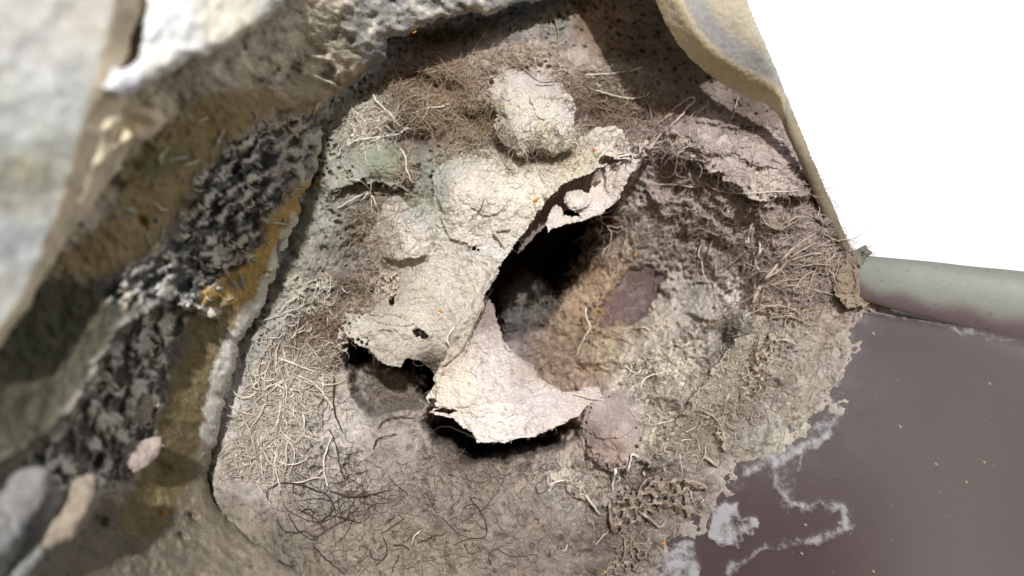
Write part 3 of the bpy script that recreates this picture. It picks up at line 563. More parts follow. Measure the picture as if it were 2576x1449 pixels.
for nm, poly, lift, c, cell, cut in [
    ("torn_web", [(1530, 1262), (1560, 1240), (1600, 1235), (1640, 1205), (1680, 1198), (1740, 1200), (1790, 1212), (1802, 1215), (1780, 1235), (1745, 1240), (1735, 1270), (1750, 1290), (1735, 1310), (1700, 1290), (1670, 1275), (1640, 1300), (1600, 1325), (1560, 1350), (1548, 1345), (1535, 1320)], 26, (150, 135, 122), 20, 0.30),
    ("torn_web", [(1560, 1360), (1600, 1345), (1640, 1390), (1620, 1440), (1570, 1470), (1500, 1470), (1530, 1410)], 14, (128, 116, 104), 14, 0.3),
    ("torn_web", [(1905, 850), (1935, 835), (1965, 850), (1955, 880), (1930, 920), (1935, 950), (1900, 985), (1880, 1010), (1855, 1020), (1860, 975), (1885, 930), (1895, 890)], 15, (176, 160, 142), 15, 0.28),
    ("torn_web", [(1750, 1025), (1780, 1035), (1815, 1050), (1832, 1100), (1828, 1150), (1812, 1130), (1800, 1100), (1775, 1060)], 16, (178, 165, 148), 13, 0.3),
    ("torn_web", [(860, 335), (900, 310), (960, 290), (1000, 300), (1035, 312), (1042, 330), (1000, 350), (950, 352), (900, 362), (870, 372)], 16, (196, 188, 172), 12, 0.26),
    ("torn_web", [(660, 960), (700, 930), (740, 935), (765, 950), (750, 990), (740, 1060), (700, 1110), (650, 1130), (640, 1080), (650, 1020)], 18, (192, 182, 168), 11, 0.24),
    ("torn_web", [(1590, 905), (1640, 910), (1660, 925), (1640, 960), (1610, 945), (1580, 930)], 12, (205, 196, 180), 10, 0.25),
    ("torn_web", [(1880, 560), (1940, 575), (1985, 590), (1970, 640), (1930, 680), (1890, 640), (1860, 600)], 15, (176, 160, 148), 14, 0.26),
    ("torn_web", [(1640, 330), (1690, 320), (1740, 350), (1790, 380), (1800, 410), (1740, 405), (1680, 390), (1640, 370)], 14, (176, 160, 150), 14, 0.3),
    ("torn_web", [(1860, 740), (1920, 740), (1990, 760), (2040, 800), (2000, 830), (1960, 800), (1900, 790), (1860, 780)], 12, (165, 146, 130), 13, 0.28),
    ("torn_web", [(1380, 1190), (1420, 1170), (1445, 1190), (1470, 1225), (1505, 1290), (1480, 1275), (1450, 1250), (1420, 1215), (1385, 1235)], 12, (178, 170, 155), 26, 0.5),
    ("torn_web", [(700, 705), (740, 690), (790, 700), (830, 690), (850, 740), (830, 800), (790, 790), (760, 760), (720, 750)], 10, (168, 162, 148), 12, 0.3),
    ("torn_web", [(950, 690), (1000, 680), (1010, 730), (1000, 760), (960, 740), (900, 790), (870, 780), (900, 730)], 16, (178, 166, 152), 12, 0.32),
    ("torn_web", [(1490, 190), (1560, 190), (1620, 225), (1650, 260), (1600, 280), (1540, 250), (1480, 230)], 12, (165, 160, 138), 13, 0.32),
    ("torn_web", [(1640, 1010), (1700, 1020), (1720, 1060), (1680, 1120), (1640, 1150), (1630, 1100), (1650, 1060)], 10, (180, 172, 152), 12, 0.3)]:
    web(nm, poly, lift, c, 200 + int(poly[0][0]) % 97, cell, cut)

# ------------------------------------------------------------------ fibres
TOPF = smooth(np.minimum(TOP, 600), 1)
def topd(u, v):
    i = np.clip(((v - TV[0, 0]) / 3).astype(int), 0, TU.shape[0] - 1); j = np.clip(((u - TU[0, 0]) / 3).astype(int), 0, TU.shape[1] - 1)
    return TOPF[i, j]
def tubes(paths, radii, cols, sides=3):
    """paths (N,M,3) metres, radii (N,M) units, cols (N,3)"""
    N, M, _ = paths.shape
    t = np.gradient(paths, axis=1); t /= np.linalg.norm(t, axis=2, keepdims=True) + 1e-12
    up = np.array([0.13, 1.0, 0.21]); up /= np.linalg.norm(up)
    a = np.cross(t, up); a /= np.linalg.norm(a, axis=2, keepdims=True) + 1e-9
    b = np.cross(t, a)
    ph = np.arange(sides) * 2 * np.pi / sides
    ring = a[:, :, None, :] * np.cos(ph)[None, None, :, None] + b[:, :, None, :] * np.sin(ph)[None, None, :, None]
    vv = paths[:, :, None, :] + ring * (radii * K)[:, :, None, None]
    idx = np.arange(N * M * sides).reshape(N, M, sides)
    p = idx[:, :-1, :]; q = idx[:, 1:, :]
    Q = np.stack([p, np.roll(p, -1, 2), np.roll(q, -1, 2), q], -1).reshape(-1, 4)
    cc = np.repeat(cols[:, None, :], M * sides, 1).reshape(-1, 3)
    return vv.reshape(-1, 3), Q, cc
FIB = []
def tuft(poly, n, ang, spread, length, rad, cols, curl=0.5, lift=6, arch=10, M=8, seed=0, minlen=0.35):
    r = np.random.default_rng(seed + 300)
    P = np.array(poly, float); lo, hi = P.min(0), P.max(0)
    pts = []
    while len(pts) < n:
        c = r.random((n * 3, 2)) * (hi - lo) + lo
        c = c[inside(poly, c[:, 0], c[:, 1])]; pts.extend(c[:n - len(pts)])
    p = np.array(pts); th = np.radians(ang) + r.normal(0, np.radians(spread), n)
    th = np.where(r.random(n) < 0.5, th, th + np.pi)
    Ls = length * (minlen + (1 - minlen) * r.random(n) ** 1.5); stp = Ls / (M - 1)
    kap = r.normal(0, curl, n) / (M - 1) * 2
    u = np.zeros((n, M)); v = np.zeros((n, M)); d = np.zeros((n, M))
    x, y = p[:, 0].copy(), p[:, 1].copy(); dd = np.minimum(topd(x, y), 420)
    ar = r.random(n) * arch
    for k in range(M):
        u[:, k] = x; v[:, k] = y
        s = topd(x, y)
        f = k / (M - 1)
        tgt = s - lift * 0.3 - ar * math.sin(math.pi * min(1, f * 1.05))
        dd = np.clip(tgt, dd - stp * 0.9, dd + stp * 0.5); dd = np.minimum(dd, s - 0.8 + (2.0 if k in (0, M - 1) else 0))
        d[:, k] = dd
        kap = kap + r.normal(0, curl * 0.35, n) / (M - 1)
        th = th + kap + r.normal(0, 0.10 + 0.1 * curl, n)
        x = x + np.cos(th) * stp; y = y + np.sin(th) * stp
    rd = 0.85 * rad * (0.55 + 0.9 * r.random(n) ** 2)[:, None] * (1 - 0.65 * np.linspace(0, 1, M) ** 1.5)[None]
    ci = r.integers(0, len(cols), n); cc = lin(np.array(cols))[ci] * (0.75 + 0.5 * r.random((n, 1)))
    FIB.append(tubes(P3(u, v, d), rd, cc))
TAN = [(172, 152, 130), (150, 130, 108), (188, 170, 146), (136, 116, 96)]
PALE = [(212, 203, 188), (196, 186, 170), (222, 214, 202)]
DARK = [(74, 60, 52), (90, 74, 64), (62, 52, 46)]
MIXB = [(140, 122, 104), (112, 96, 84), (165, 150, 132)]
GRN = [(165, 168, 150), (140, 146, 125), (180, 180, 165)]
PNK = [(172, 156, 146), (150, 132, 122), (186, 170, 158)]
def box(a, b, c, d): return [(a, b), (c, b), (c, d), (a, d)]
tuft([(980, 160), (1150, 110), (1300, 95), (1400, 130), (1300, 180), (1200, 230), (1150, 330), (1060, 330), (960, 280), (940, 230)], 750, -15, 45, 80, 1.0, TAN, 0.9, 8, 20, seed=1)
tuft([(1000, 200), (1140, 190), (1190, 250), (1150, 330), (1040, 330)], 330, -10, 50, 95, 1.2, TAN, 1.2, 12, 26, seed=2)
tuft([(1150, 250), (1250, 250), (1260, 360), (1200, 400), (1150, 330)], 380, 60, 60, 60, 1.2, [(170, 156, 130), (150, 132, 106)], 1.6, 12, 24, seed=3)
tuft([(1080, 100), (1200, 40), (1400, 20), (1430, 90), (1250, 110)], 300, -70, 30, 40, 1.0, [(140, 138, 128), (120, 108, 94)], 0.8, 8, 18, seed=4)
tuft([(1400, 190), (1520, 170), (1660, 230), (1720, 300), (1650, 330), (1500, 270), (1430, 240)], 700, -8, 35, 70, 1.1, MIXB, 1.0, 8, 20, seed=5)
tuft([(1430, 230), (1560, 250), (1640, 280), (1600, 330), (1480, 320)], 500, 10, 40, 80, 1.0, [(120, 98, 86), (150, 128, 112)], 1.0, 8, 14, seed=6)
tuft([(1560, 290), (1680, 300), (1700, 360), (1620, 410), (1560, 380)], 350, -45, 40, 60, 1.3, PNK, 1.2, 10, 22, seed=7)
tuft([(840, 300), (920, 260), (1010, 290), (1040, 340), (960, 360), (860, 370)], 350, -20, 35, 60, 1.4, PALE, 1.1, 8, 18, seed=8)
tuft([(1020, 370), (1040, 370), (1050, 480), (1010, 500), (990, 460)], 130, 80, 40, 45, 1.5, [(160, 142, 122), (190, 178, 158)], 1.6, 10, 20, seed=9)
tuft([(850, 700), (930, 670), (960, 720), (940, 780), (870, 800), (800, 830)], 420, 60, 50, 55, 1.2, PNK + TAN, 1.6, 10, 22, seed=10)
tuft([(770, 800), (850, 780), (850, 860), (800, 930), (740, 920), (720, 880)], 1200, -55, 50, 60, 1.1, [(150, 130, 108), (120, 98, 82), (165, 146, 124)], 1.8, 10, 26, seed=11)
tuft([(680, 880), (790, 850), (850, 900), (820, 960), (740, 1000), (680, 960)], 900, 100, 60, 75, 1.4, PALE + [(160, 140, 118)], 1.4, 12, 30, seed=12)
tuft([(650, 1000), (740, 960), (780, 1000), (740, 1130), (660, 1170), (600, 1120)], 1100, 115, 35, 85, 1.4, PALE, 1.2, 10, 26, seed=13)
tuft([(650, 860), (760, 840), (820, 930), (760, 1000), (740, 1130), (640, 1190), (590, 1150)], 190, 105, 45, 135, 2.9, PALE, 1.0, 14, 34, seed=40)
tuft([(700, 740), (860, 700), (900, 760), (840, 830), (760, 830)], 50, 60, 60, 90, 2.3, PALE, 1.4, 14, 34, seed=41)
tuft([(850, 290), (1010, 270), (1040, 340), (900, 370)], 45, -20, 40, 90, 2.2, PALE, 1.2, 12, 26, seed=42)
tuft([(1000, 180), (1230, 150), (1240, 260), (1050, 320)], 70, -25, 45, 130, 1.7, TAN, 1.0, 14, 34, seed=43)
tuft([(1850, 560), (2080, 560), (2120, 700), (1960, 800), (1840, 760)], 80, -40, 35, 120, 2.6, [(190, 176, 162), (168, 152, 138)], 0.9, 12, 30, seed=44)
tuft([(1620, 300), (1760, 300), (1780, 420), (1620, 400)], 40, -35, 40, 100, 2.2, [(190, 178, 166), (168, 150, 138)], 1.2, 14, 30, seed=45)
tuft([(1560, 880), (1760, 900), (1850, 1000), (1760, 1160), (1620, 1150)], 70, -40, 60, 70, 2.2, PALE, 1.5, 10, 22, seed=46)
tuft([(1860, 760), (2040, 780), (1980, 960), (1860, 1080), (1780, 1060)], 60, -45, 40, 80, 2.4, [(186, 174, 156), (170, 156, 140)], 1.2, 8, 18, seed=47)
tuft([(1500, 540), (1600, 500), (1560, 660), (1480, 740)], 36, -40, 60, 90, 1.8, PALE + TAN, 1.2, 12, 30, seed=48)
tuft([(700, 1180), (900, 1200), (950, 1300), (720, 1380)], 26, 10, 60, 120, 1.8, DARK, 1.0, 5, 10, seed=49)
tuft(box(900, 1220, 1400, 1440), 40, 20, 90, 90, 1.5, DARK, 1.2, 4, 8, seed=50)
tuft([(900, 540), (950, 520), (975, 640), (965, 760), (900, 800), (850, 790), (900, 700)], 420, 80, 50, 60, 1.2, PALE + TAN, 1.3, 8, 18, seed=51)
tuft([(1090, 380), (1250, 330), (1480, 320), (1500, 350), (1380, 380), (1200, 410), (1120, 440)], 420, -5, 50, 60, 1.1, PALE + TAN, 1.5, 8, 16, seed=52)
tuft([(1040, 480), (1110, 420), (1130, 520), (1100, 600), (1050, 560)], 160, 80, 50, 45, 1.0, GRN, 1.3, 5, 10, seed=53)
tuft([(2100, 600), (2200, 620), (2210, 780), (2110, 800)], 260, 60, 60, 40, 1.3, PNK, 1.1, 5, 12, seed=54)
tuft([(1480, 660), (1720, 640), (1700, 820), (1480, 830)], 60, 30, 80, 80, 1.1, TAN, 1.3, 5, 20, seed=55)
tuft([(1620, 480), (1900, 420), (2080, 560), (2130, 720), (1950, 800), (1700, 640)], 900, -25, 50, 45, 0.8, PNK + PALE, 1.6, 5, 14, seed=56)
tuft([(1600, 850), (1880, 800), (2080, 800), (2000, 1000), (1800, 1180), (1650, 1150)], 1300, -50, 50, 40, 0.75, PNK + PALE, 1.6, 4, 11, seed=57)
tuft([(1215, 250), (1262, 250), (1300, 395), (1450, 385), (1470, 420), (1280, 430), (1200, 400), (1190, 300)], 260, 80, 40, 50, 1.1, PALE + TAN, 1.5, 10, 22, seed=58)
tuft([(1215, 160), (1260, 120), (1400, 110), (1440, 230), (1410, 230), (1380, 150), (1260, 180)], 260, -20, 60, 50, 1.0, PALE + TAN, 1.3, 6, 16, seed=59)
tuft([(560, 1120), (680, 1090), (760, 1150), (700, 1230), (580, 1200)], 320, 130, 50, 60, 1.2, PALE + PNK, 1.2, 6, 14, seed=14)
tuft([(700, 1030), (860, 1000), (900, 1150), (880, 1300), (760, 1320), (700, 1200)], 130, 75, 35, 90, 0.85, DARK, 1.2, 6, 12, seed=15)
tuft(box(680, 1150, 1250, 1445), 800, 20, 90, 80, 0.6, DARK + [(110, 94, 80)], 0.8, 3, 5, seed=16)
tuft(box(1000, 1180, 1650, 1445), 800, 20, 90, 70, 0.6, DARK + [(120, 104, 90), (160, 150, 136)], 0.8, 3, 5, seed=17)
tuft([(860, 1150), (930, 1230), (1000, 1240), (900, 1300), (820, 1320)], 90, -20, 30, 70, 0.9, DARK, 1.0, 5, 10, seed=18)
tuft(curtain, 800, -20, 90, 60, 0.6, [(178, 160, 132), (150, 132, 110), (190, 178, 156)], 1.8, 3, 5, seed=19)
tuft(flap, 160, 70, 70, 40, 0.55, [(160, 146, 124), (120, 110, 100)], 1.6, 3, 4, seed=20)
tuft(lip, 230, 20, 90, 45, 0.6, [(150, 132, 115), (185, 172, 155)], 1.8, 3, 6, seed=21)
tuft([(1180, 380), (1400, 360), (1480, 330), (1560, 330), (1500, 400), (1400, 440), (1250, 440)], 260, 0, 90, 60, 0.8, TAN, 2.4, 8, 14, seed=22)
tuft([(650, 560), (860, 450), (960, 500), (860, 700), (760, 850), (620, 1000)], 650, 110, 40, 35, 0.9, GRN, 1.4, 3, 7, seed=23)
tuft([(880, 500), (1060, 470), (1080, 520), (960, 700), (900, 700)], 300, 60, 50, 50, 0.9, MIXB, 1.4, 5, 12, seed=24)
tuft([(1640, 400), (1950, 300), (2080, 470), (2140, 640), (1900, 560), (1700, 560)], 1300, -25, 30, 55, 1.0, PNK, 1.1, 4, 10, seed=25)
tuft([(1560, 520), (1800, 540), (1960, 560), (2100, 660), (2100, 760), (1900, 760), (1800, 700), (1600, 640)], 1200, -35, 45, 50, 1.1, PNK + MIXB, 1.4, 6, 14, seed=26)
tuft([(1880, 560), (2130, 600), (2180, 720), (2050, 780), (1900, 760)], 700, -30, 30, 80, 1.3, PNK, 1.0, 8, 20, seed=27)
tuft([(1490, 540), (1600, 520), (1560, 640), (1460, 740), (1400, 780), (1430, 720)], 360, -50, 50, 55, 1.0, PNK + TAN, 1.2, 8, 24, seed=28)
tuft([(1400, 780), (1700, 820), (1860, 760), (1850, 900), (1700, 1050), (1560, 960), (1400, 900), (1280, 900)], 1000, -20, 70, 45, 1.0, [(186, 176, 152), (160, 142, 118), (140, 122, 104)], 1.6, 5, 12, seed=29)
tuft([(1600, 950), (1850, 850), (1950, 850), (1900, 1050), (1750, 1180), (1620, 1150)], 700, -50, 35, 50, 1.1, [(180, 168, 148), (150, 138, 122)], 1.3, 5, 12, seed=30)
tuft([(1850, 800), (2150, 780), (2120, 950), (2020, 1080), (1850, 1160), (1750, 1150)], 1000, -50, 22, 45, 0.9, [(170, 158, 138), (150, 138, 120), (190, 180, 160)], 0.9, 2, 5, seed=31)
tuft([(1460, 1140), (1760, 1180), (1780, 1280), (1640, 1420), (1520, 1380), (1400, 1220)], 600, 20, 80, 45, 1.2, [(150, 136, 120), (125, 112, 100), (178, 166, 150)], 1.6, 6, 16, seed=32)
tuft([(900, 930), (1060, 940), (1060, 1030), (940, 1040)], 500, 0, 90, 50, 1.0, [(146, 136, 122), (116, 104, 94)], 1.8, 8, 30, seed=33)
tuft([(1270, 740), (1380, 720), (1420, 800), (1330, 880), (1260, 840)], 260, -60, 60, 50, 1.0, [(170, 160, 150), (140, 130, 124)], 1.4, 8, 30, seed=34)
tuft([(1320, 860), (1420, 820), (1500, 900), (1420, 980), (1340, 940)], 300, 0, 90, 50, 1.0, [(160, 138, 116), (140, 120, 100)], 1.6, 6, 16, seed=35)
tuft([(1080, 1090), (1200, 1160), (1400, 1120), (1420, 1180), (1200, 1220), (1060, 1160)], 260, 0, 60, 40, 0.9, [(130, 118, 106), (90, 80, 72)], 1.4, 4, 10, seed=36)
tuft([(1480, 20), (1850, 200), (1950, 320), (1700, 320), (1500, 160)], 350, 20, 90, 30, 0.8, [(120, 100, 84), (96, 80, 68)], 1.2, 2, 4, seed=37)
vs, qs, cs = [], [], []; off = 0
for a, b, c in FIB: vs.append(a); qs.append(b + off); cs.append(c); off += len(a)
fo = link("matted_fibres", raw_mesh("matted_fibres", np.vstack(vs), np.vstack(qs), np.vstack(cs)), M_FIB, nest); fo['kind'] = 'stuff'

# single roots and hairs one can point to, and one shadow line built alike
def catmull(P, n):
    P = np.array(P, float); Q = np.vstack([2 * P[0] - P[1], P, 2 * P[-1] - P[-2]]); out = []
    m = len(P) - 1
    for t in np.linspace(0, m, n):
        i = min(int(t), m - 1); f = t - i; a, b, c, d = Q[i], Q[i + 1], Q[i + 2], Q[i + 3]
        out.append(0.5 * (2 * b + (c - a) * f + (2 * a - 5 * b + 4 * c - d) * f * f + (3 * b - a - 3 * c + d) * f ** 3))
    return np.array(out)
rr = np.random.default_rng(99)
def root(P, r0, r1, c, lift=7, arch=12, name="root", wob=1.2, bead=0.18, parent=None, dd0=None):
    n = max(8, int(sum(math.dist(P[i], P[i + 1]) for i in range(len(P) - 1)) / 6))
    q = catmull(P, n); q += rr.normal(0, wob, q.shape) * 0.6
    s = np.minimum(topd(q[:, 0], q[:, 1]), 260 if dd0 is None else dd0)
    s2 = s.copy()
    for _ in range(6): s2 = np.minimum(s2, np.convolve(np.pad(s2, 1, mode='edge'), [0.25, 0.5, 0.25], 'valid'))
    f = np.linspace(0, 1, n)
    d = s2 - r0 * 0.6 - lift * 0.25 - arch * np.sin(np.pi * f)
    rd = (r0 + (r1 - r0) * f) * (1 + bead * rr.normal(0, 1, n)); rd[-1] *= 0.3
    v, Q, cc = tubes(P3(q[:, 0], q[:, 1], d)[None], rd[None], lin(np.array([c])), 6)
    cc = cc * (1 + 0.12 * rr.normal(0, 1, (len(cc), 1)))
    return link(name, raw_mesh(name, v, Q, np.clip(cc, 0, 0.9)), M_FIB, nest if parent is None else parent)
cP = (216, 207, 192); cW = (226, 220, 210); cT = (158, 136, 112); cD = (72, 58, 52); cK = (178, 162, 150); cG = (96, 90, 90)
ROOTS_AND_SHADOW_LINE = [([(1201, 55), (1170, 84), (1136, 118)], 1.8, 1.4, cT), ([(1010, 85), (1030, 112), (1041, 125), (1075, 150)], 1.8, 1.5, cG),
 ([(939, 236), (946, 254), (969, 274), (1006, 314)], 4.0, 1.6, cP), ([(1130, 262), (1100, 270), (1070, 273), (1020, 292)], 2.6, 1.6, cP), ([(874, 364), (904, 352), (944, 345), (999, 338), (1019, 325), (1040, 321)], 3.0, 2.4, cW),
 ([(1215, 205), (1250, 190), (1288, 168), (1313, 173), (1338, 193), (1363, 207), (1393, 205)], 1.2, 1.0, cG), ([(1338, 212), (1365, 216), (1396, 212)], 1.0, 0.8, cG),
 ([(1375, 20), (1395, 45), (1405, 88), (1404, 150), (1390, 190)], 2.2, 1.2, cT), ([(1473, 189), (1523, 186), (1575, 180), (1614, 170)], 2.4, 1.4, cP), ([(1520, 182), (1538, 155)], 1.2, 0.8, cT),
 ([(1483, 222), (1525, 235), (1580, 247), (1620, 243), (1635, 232)], 2.0, 1.3, cP), ([(1658, 312), (1688, 282), (1713, 260), (1740, 245), (1746, 253), (1730, 270), (1713, 292), (1688, 317), (1663, 337), (1645, 362), (1625, 392)], 2.4, 2.8, cK),
 ([(1640, 330), (1670, 300), (1700, 280)], 2.0, 1.4, cK), ([(1870, 195), (1856, 218), (1840, 229)], 2.0, 1.5, cG), ([(1840, 300), (1850, 270), (1858, 240)], 2.0, 1.4, cK), ([(1735, 298), (1750, 282), (1765, 284)], 2.2, 1.6, cK),
 ([(931, 479), (890, 500), (845, 527)], 2.4, 1.6, cP), ([(931, 479), (907, 509)], 2.0, 1.4, cP), ([(931, 472), (938, 548)], 1.8, 1.0, cP), ([(931, 479), (945, 512), (953, 533)], 3.0, 1.8, cP), ([(880, 452), (905, 454), (930, 476)], 1.6, 1.4, cP), ([(931, 484), (975, 488)], 1.2, 0.8, cT), ([(935, 455), (931, 485), (920, 500)], 2.4, 1.2, cP),
 ([(859, 662), (869, 627), (906, 595), (944, 562), (994, 537), (1034, 520), (1056, 498)], 1.3, 1.2, cT), ([(986, 582), (994, 545), (1011, 512)], 0.9, 0.7, cD), ([(1219, 502), (1204, 532), (1179, 557)], 1.0, 0.7, cD), ([(1244, 362), (1256, 387), (1269, 412), (1290, 440)], 1.3, 0.9, (110, 88, 70)),
 ([(1008, 375), (1019, 392), (1022, 420), (1030, 445), (1036, 465)], 3.0, 2.2, cP), ([(1284, 574), (1258, 578), (1242, 582), (1256, 600), (1270, 625)], 4.2, 3.6, (196, 184, 168)),
 ([(1345, 377), (1328, 387), (1330, 402), (1353, 396), (1350, 380)], 1.1, 0.9, cT), ([(1360, 376), (1362, 395), (1352, 408)], 1.0, 0.8, cT), ([(1383, 385), (1370, 398), (1356, 402)], 1.0, 0.8, cT),
 ([(1583, 438), (1613, 450), (1650, 462), (1700, 465), (1750, 472), (1763, 480)], 1.6, 1.2, cP), ([(1775, 462), (1800, 477), (1838, 485), (1888, 486), (1932, 483), (2010, 480)], 2.0, 1.3, cP),
 ([(1563, 477), (1553, 502), (1538, 512)], 0.9, 0.7, cT), ([(1503, 540), (1528, 535), (1545, 526)], 1.0, 0.8, cP), ([(1503, 552), (1525, 567), (1538, 587), (1535, 612), (1528, 645)], 1.6, 1.4, cK), ([(1505, 550), (1530, 545), (1560, 548)], 1.6, 1.2, cK), ([(1525, 567), (1550, 572), (1570, 568)], 1.4, 1.0, cK), ([(1535, 612), (1520, 630), (1515, 650)], 1.2, 1.0, cP),
 ([(724, 947), (718, 905), (711, 869)], 2.4, 1.5, cP), ([(724, 947), (738, 915), (749, 884)], 2.4, 1.5, cP), ([(724, 947), (700, 962), (676, 977)], 2.4, 1.5, cP), ([(724, 947), (680, 985), (644, 1019)], 2.2, 1.4, cP), ([(724, 947), (716, 980), (709, 1012)], 2.0, 1.4, cP), ([(718, 950), (702, 930), (690, 925)], 2.0, 1.2, cP),
 ([(724, 945), (756, 949), (794, 967), (819, 999), (839, 1027)], 2.8, 3.6, cP), ([(644, 809), (694, 797), (727, 782), (757, 772), (769, 744)], 1.8, 1.4, cP), ([(737, 842), (784, 802)], 1.8, 1.4, cP), ([(787, 914), (824, 892)], 2.2, 1.5, cP), ([(814, 927), (811, 957), (816, 989)], 2.0, 1.4, cW),
 ([(1092, 937), (1097, 974), (1094, 1024), (1082, 1067), (1069, 1079)], 1.0, 0.9, cT), ([(1082, 982), (1064, 999), (1064, 1032), (1081, 1062)], 1.0, 0.9, cT), ([(1094, 1082), (1106, 1074), (1132, 1074), (1156, 1084), (1188, 1098)], 1.8, 1.4, cK),
 ([(841, 949), (839, 1024), (851, 1062), (864, 1090)], 2.6, 1.6, cD), ([(750, 1010), (765, 1050), (790, 1100)], 1.4, 1.0, cD), ([(951, 1078), (969, 1057), (999, 1049), (1041, 1052)], 2.2, 1.6, (86, 70, 60)), ([(830, 1080), (845, 1120), (860, 1190), (880, 1210)], 1.8, 1.2, cD), ([(940, 1130), (950, 1105), (985, 1094), (1000, 1092)], 1.8, 1.4, cD),  # the thinnest dark strand here is a shadow line, built as a root
 ([(669, 1099), (681, 1124), (694, 1144), (691, 1169), (699, 1204), (708, 1235)], 2.8, 1.6, cP), ([(706, 1092), (697, 1125), (691, 1160)], 2.4, 1.8, cP), ([(659, 1090), (656, 1150), (662, 1205)], 2.8, 1.6, cP), ([(839, 1092), (829, 1112), (816, 1154), (816, 1182), (824, 1226)], 2.4, 1.6, cW), ([(816, 1180), (804, 1190), (798, 1200)], 1.8, 1.3, cP), ([(739, 1216), (769, 1209), (794, 1201), (816, 1204)], 2.2, 1.6, cP), ([(644, 1108), (670, 1096), (700, 1060), (690, 1020)], 2.4, 1.8, cP), ([(700, 1040), (720, 1060), (722, 1085)], 2.0, 1.4, cP),
 ([(706, 1214), (744, 1217), (769, 1222), (794, 1234), (819, 1242), (836, 1262), (846, 1288)], 2.2, 1.3, cD), ([(829, 1234), (869, 1247), (906, 1248), (944, 1241), (985, 1233)], 2.2, 1.4, (80, 62, 56)), ([(706, 1214), (679, 1229), (671, 1247), (684, 1267)], 1.4, 1.0, cD), ([(711, 1267), (731, 1287), (769, 1307), (799, 1312), (824, 1299), (839, 1279), (829, 1259), (794, 1254), (760, 1258)], 1.3, 0.8, cD), ([(726, 1294), (749, 1332), (784, 1357), (819, 1334), (856, 1314), (879, 1307)], 1.5, 1.0, cD), ([(789, 1374), (819, 1407), (869, 1447)], 2.2, 1.3, cD),
 ([(981, 1204), (1005, 1226), (1029, 1244)], 1.3, 1.0, cD), ([(971, 1337), (1000, 1315), (1021, 1302)], 1.2, 0.9, cD), ([(964, 1352), (974, 1380), (969, 1399), (944, 1425)], 1.8, 1.2, cD), ([(990, 1372), (1015, 1372), (1030, 1383)], 1.8, 1.0, cD), ([(1052, 1366), (1075, 1356), (1090, 1350)], 2.0, 1.0, cD), ([(1179, 1247), (1205, 1280), (1219, 1307), (1226, 1337), (1216, 1352), (1180, 1355), (1144, 1369)], 1.4, 1.0, cD), ([(850, 1300), (880, 1308), (915, 1318)], 1.8, 1.2, cD), ([(1110, 1300), (1140, 1330), (1160, 1350)], 1.3, 0.9, cD), ([(1035, 1370), (1045, 1345), (1060, 1335)], 2.0, 1.6, cP),
 ([(700, 1410), (725, 1425), (742, 1422)], 2.4, 1.4, cD), ([(985, 1440), (992, 1420), (1004, 1402)], 1.2, 0.9, cD), ([(1250, 1380), (1290, 1400), (1350, 1395)], 1.2, 0.8, cD),
 ([(1550, 1182), (1543, 1207), (1541, 1237)], 4.2, 2.4, cW), ([(1553, 1185), (1558, 1204), (1547, 1217)], 2.4, 2.0, cW), ([(1605, 1150), (1590, 1143), (1585, 1168), (1578, 1187), (1578, 1214)], 2.8, 1.8, cW), ([(1618, 1184), (1623, 1200)], 2.2, 1.4, cP), ([(1670, 1175), (1675, 1196)], 1.8, 1.2, cP),
 ([(1473, 1245), (1488, 1267), (1508, 1294)], 4.0, 2.4, cP), ([(1382, 1233), (1392, 1215), (1420, 1208)], 3.4, 3.0, cW), ([(1610, 1290), (1625, 1299), (1643, 1312), (1660, 1327), (1675, 1310)], 4.5, 2.2, (178, 160, 146)), ([(1770, 1147), (1790, 1162), (1808, 1176)], 4.2, 2.6, (186, 178, 155)), ([(1532, 1262), (1536, 1300), (1545, 1345)], 4.0, 5.0, (156, 140, 126)), ([(1605, 1250), (1612, 1225), (1625, 1208), (1640, 1202)], 2.4, 1.8, cK), ([(1737, 1235), (1742, 1255), (1750, 1275)], 2.4, 1.6, cK), ([(1758, 1268), (1772, 1254)], 1.6, 1.2, cP), ([(1500, 1370), (1515, 1350), (1535, 1332)], 2.0, 1.4, cK), ([(1570, 1350), (1572, 1390), (1560, 1420)], 2.4, 1.4, (140, 128, 114)), ([(1572, 1390), (1600, 1375), (1620, 1380)], 2.0, 1.2, (140, 128, 114)), ([(1572, 1388), (1545, 1375), (1530, 1378)], 2.0, 1.2, (140, 128, 114)), ([(1428, 1370), (1420, 1385), (1405, 1385)], 1.6, 1.2, cP),
 ([(1693, 864), (1713, 872), (1738, 892), (1763, 897), (1808, 894)], 2.6, 1.8, cK), ([(1694, 864), (1680, 888)], 2.0, 1.2, cK), ([(1473, 774), (1476, 800), (1485, 822), (1473, 844), (1463, 864), (1448, 896)], 2.2, 1.5, cP), ([(1485, 822), (1520, 832), (1560, 850), (1600, 870)], 2.2, 1.4, (160, 138, 118)), ([(1600, 825), (1620, 822), (1642, 838)], 2.0, 1.2, cP), ([(1400, 790), (1420, 815), (1445, 825)], 1.8, 1.2, (170, 150, 134)), ([(1610, 978), (1620, 955), (1645, 940), (1655, 945)], 2.4, 1.4, cW), ([(1570, 920), (1590, 935), (1605, 940)], 2.0, 1.4, cW), ([(1590, 948), (1608, 935), (1612, 922)], 2.2, 1.6, cW),
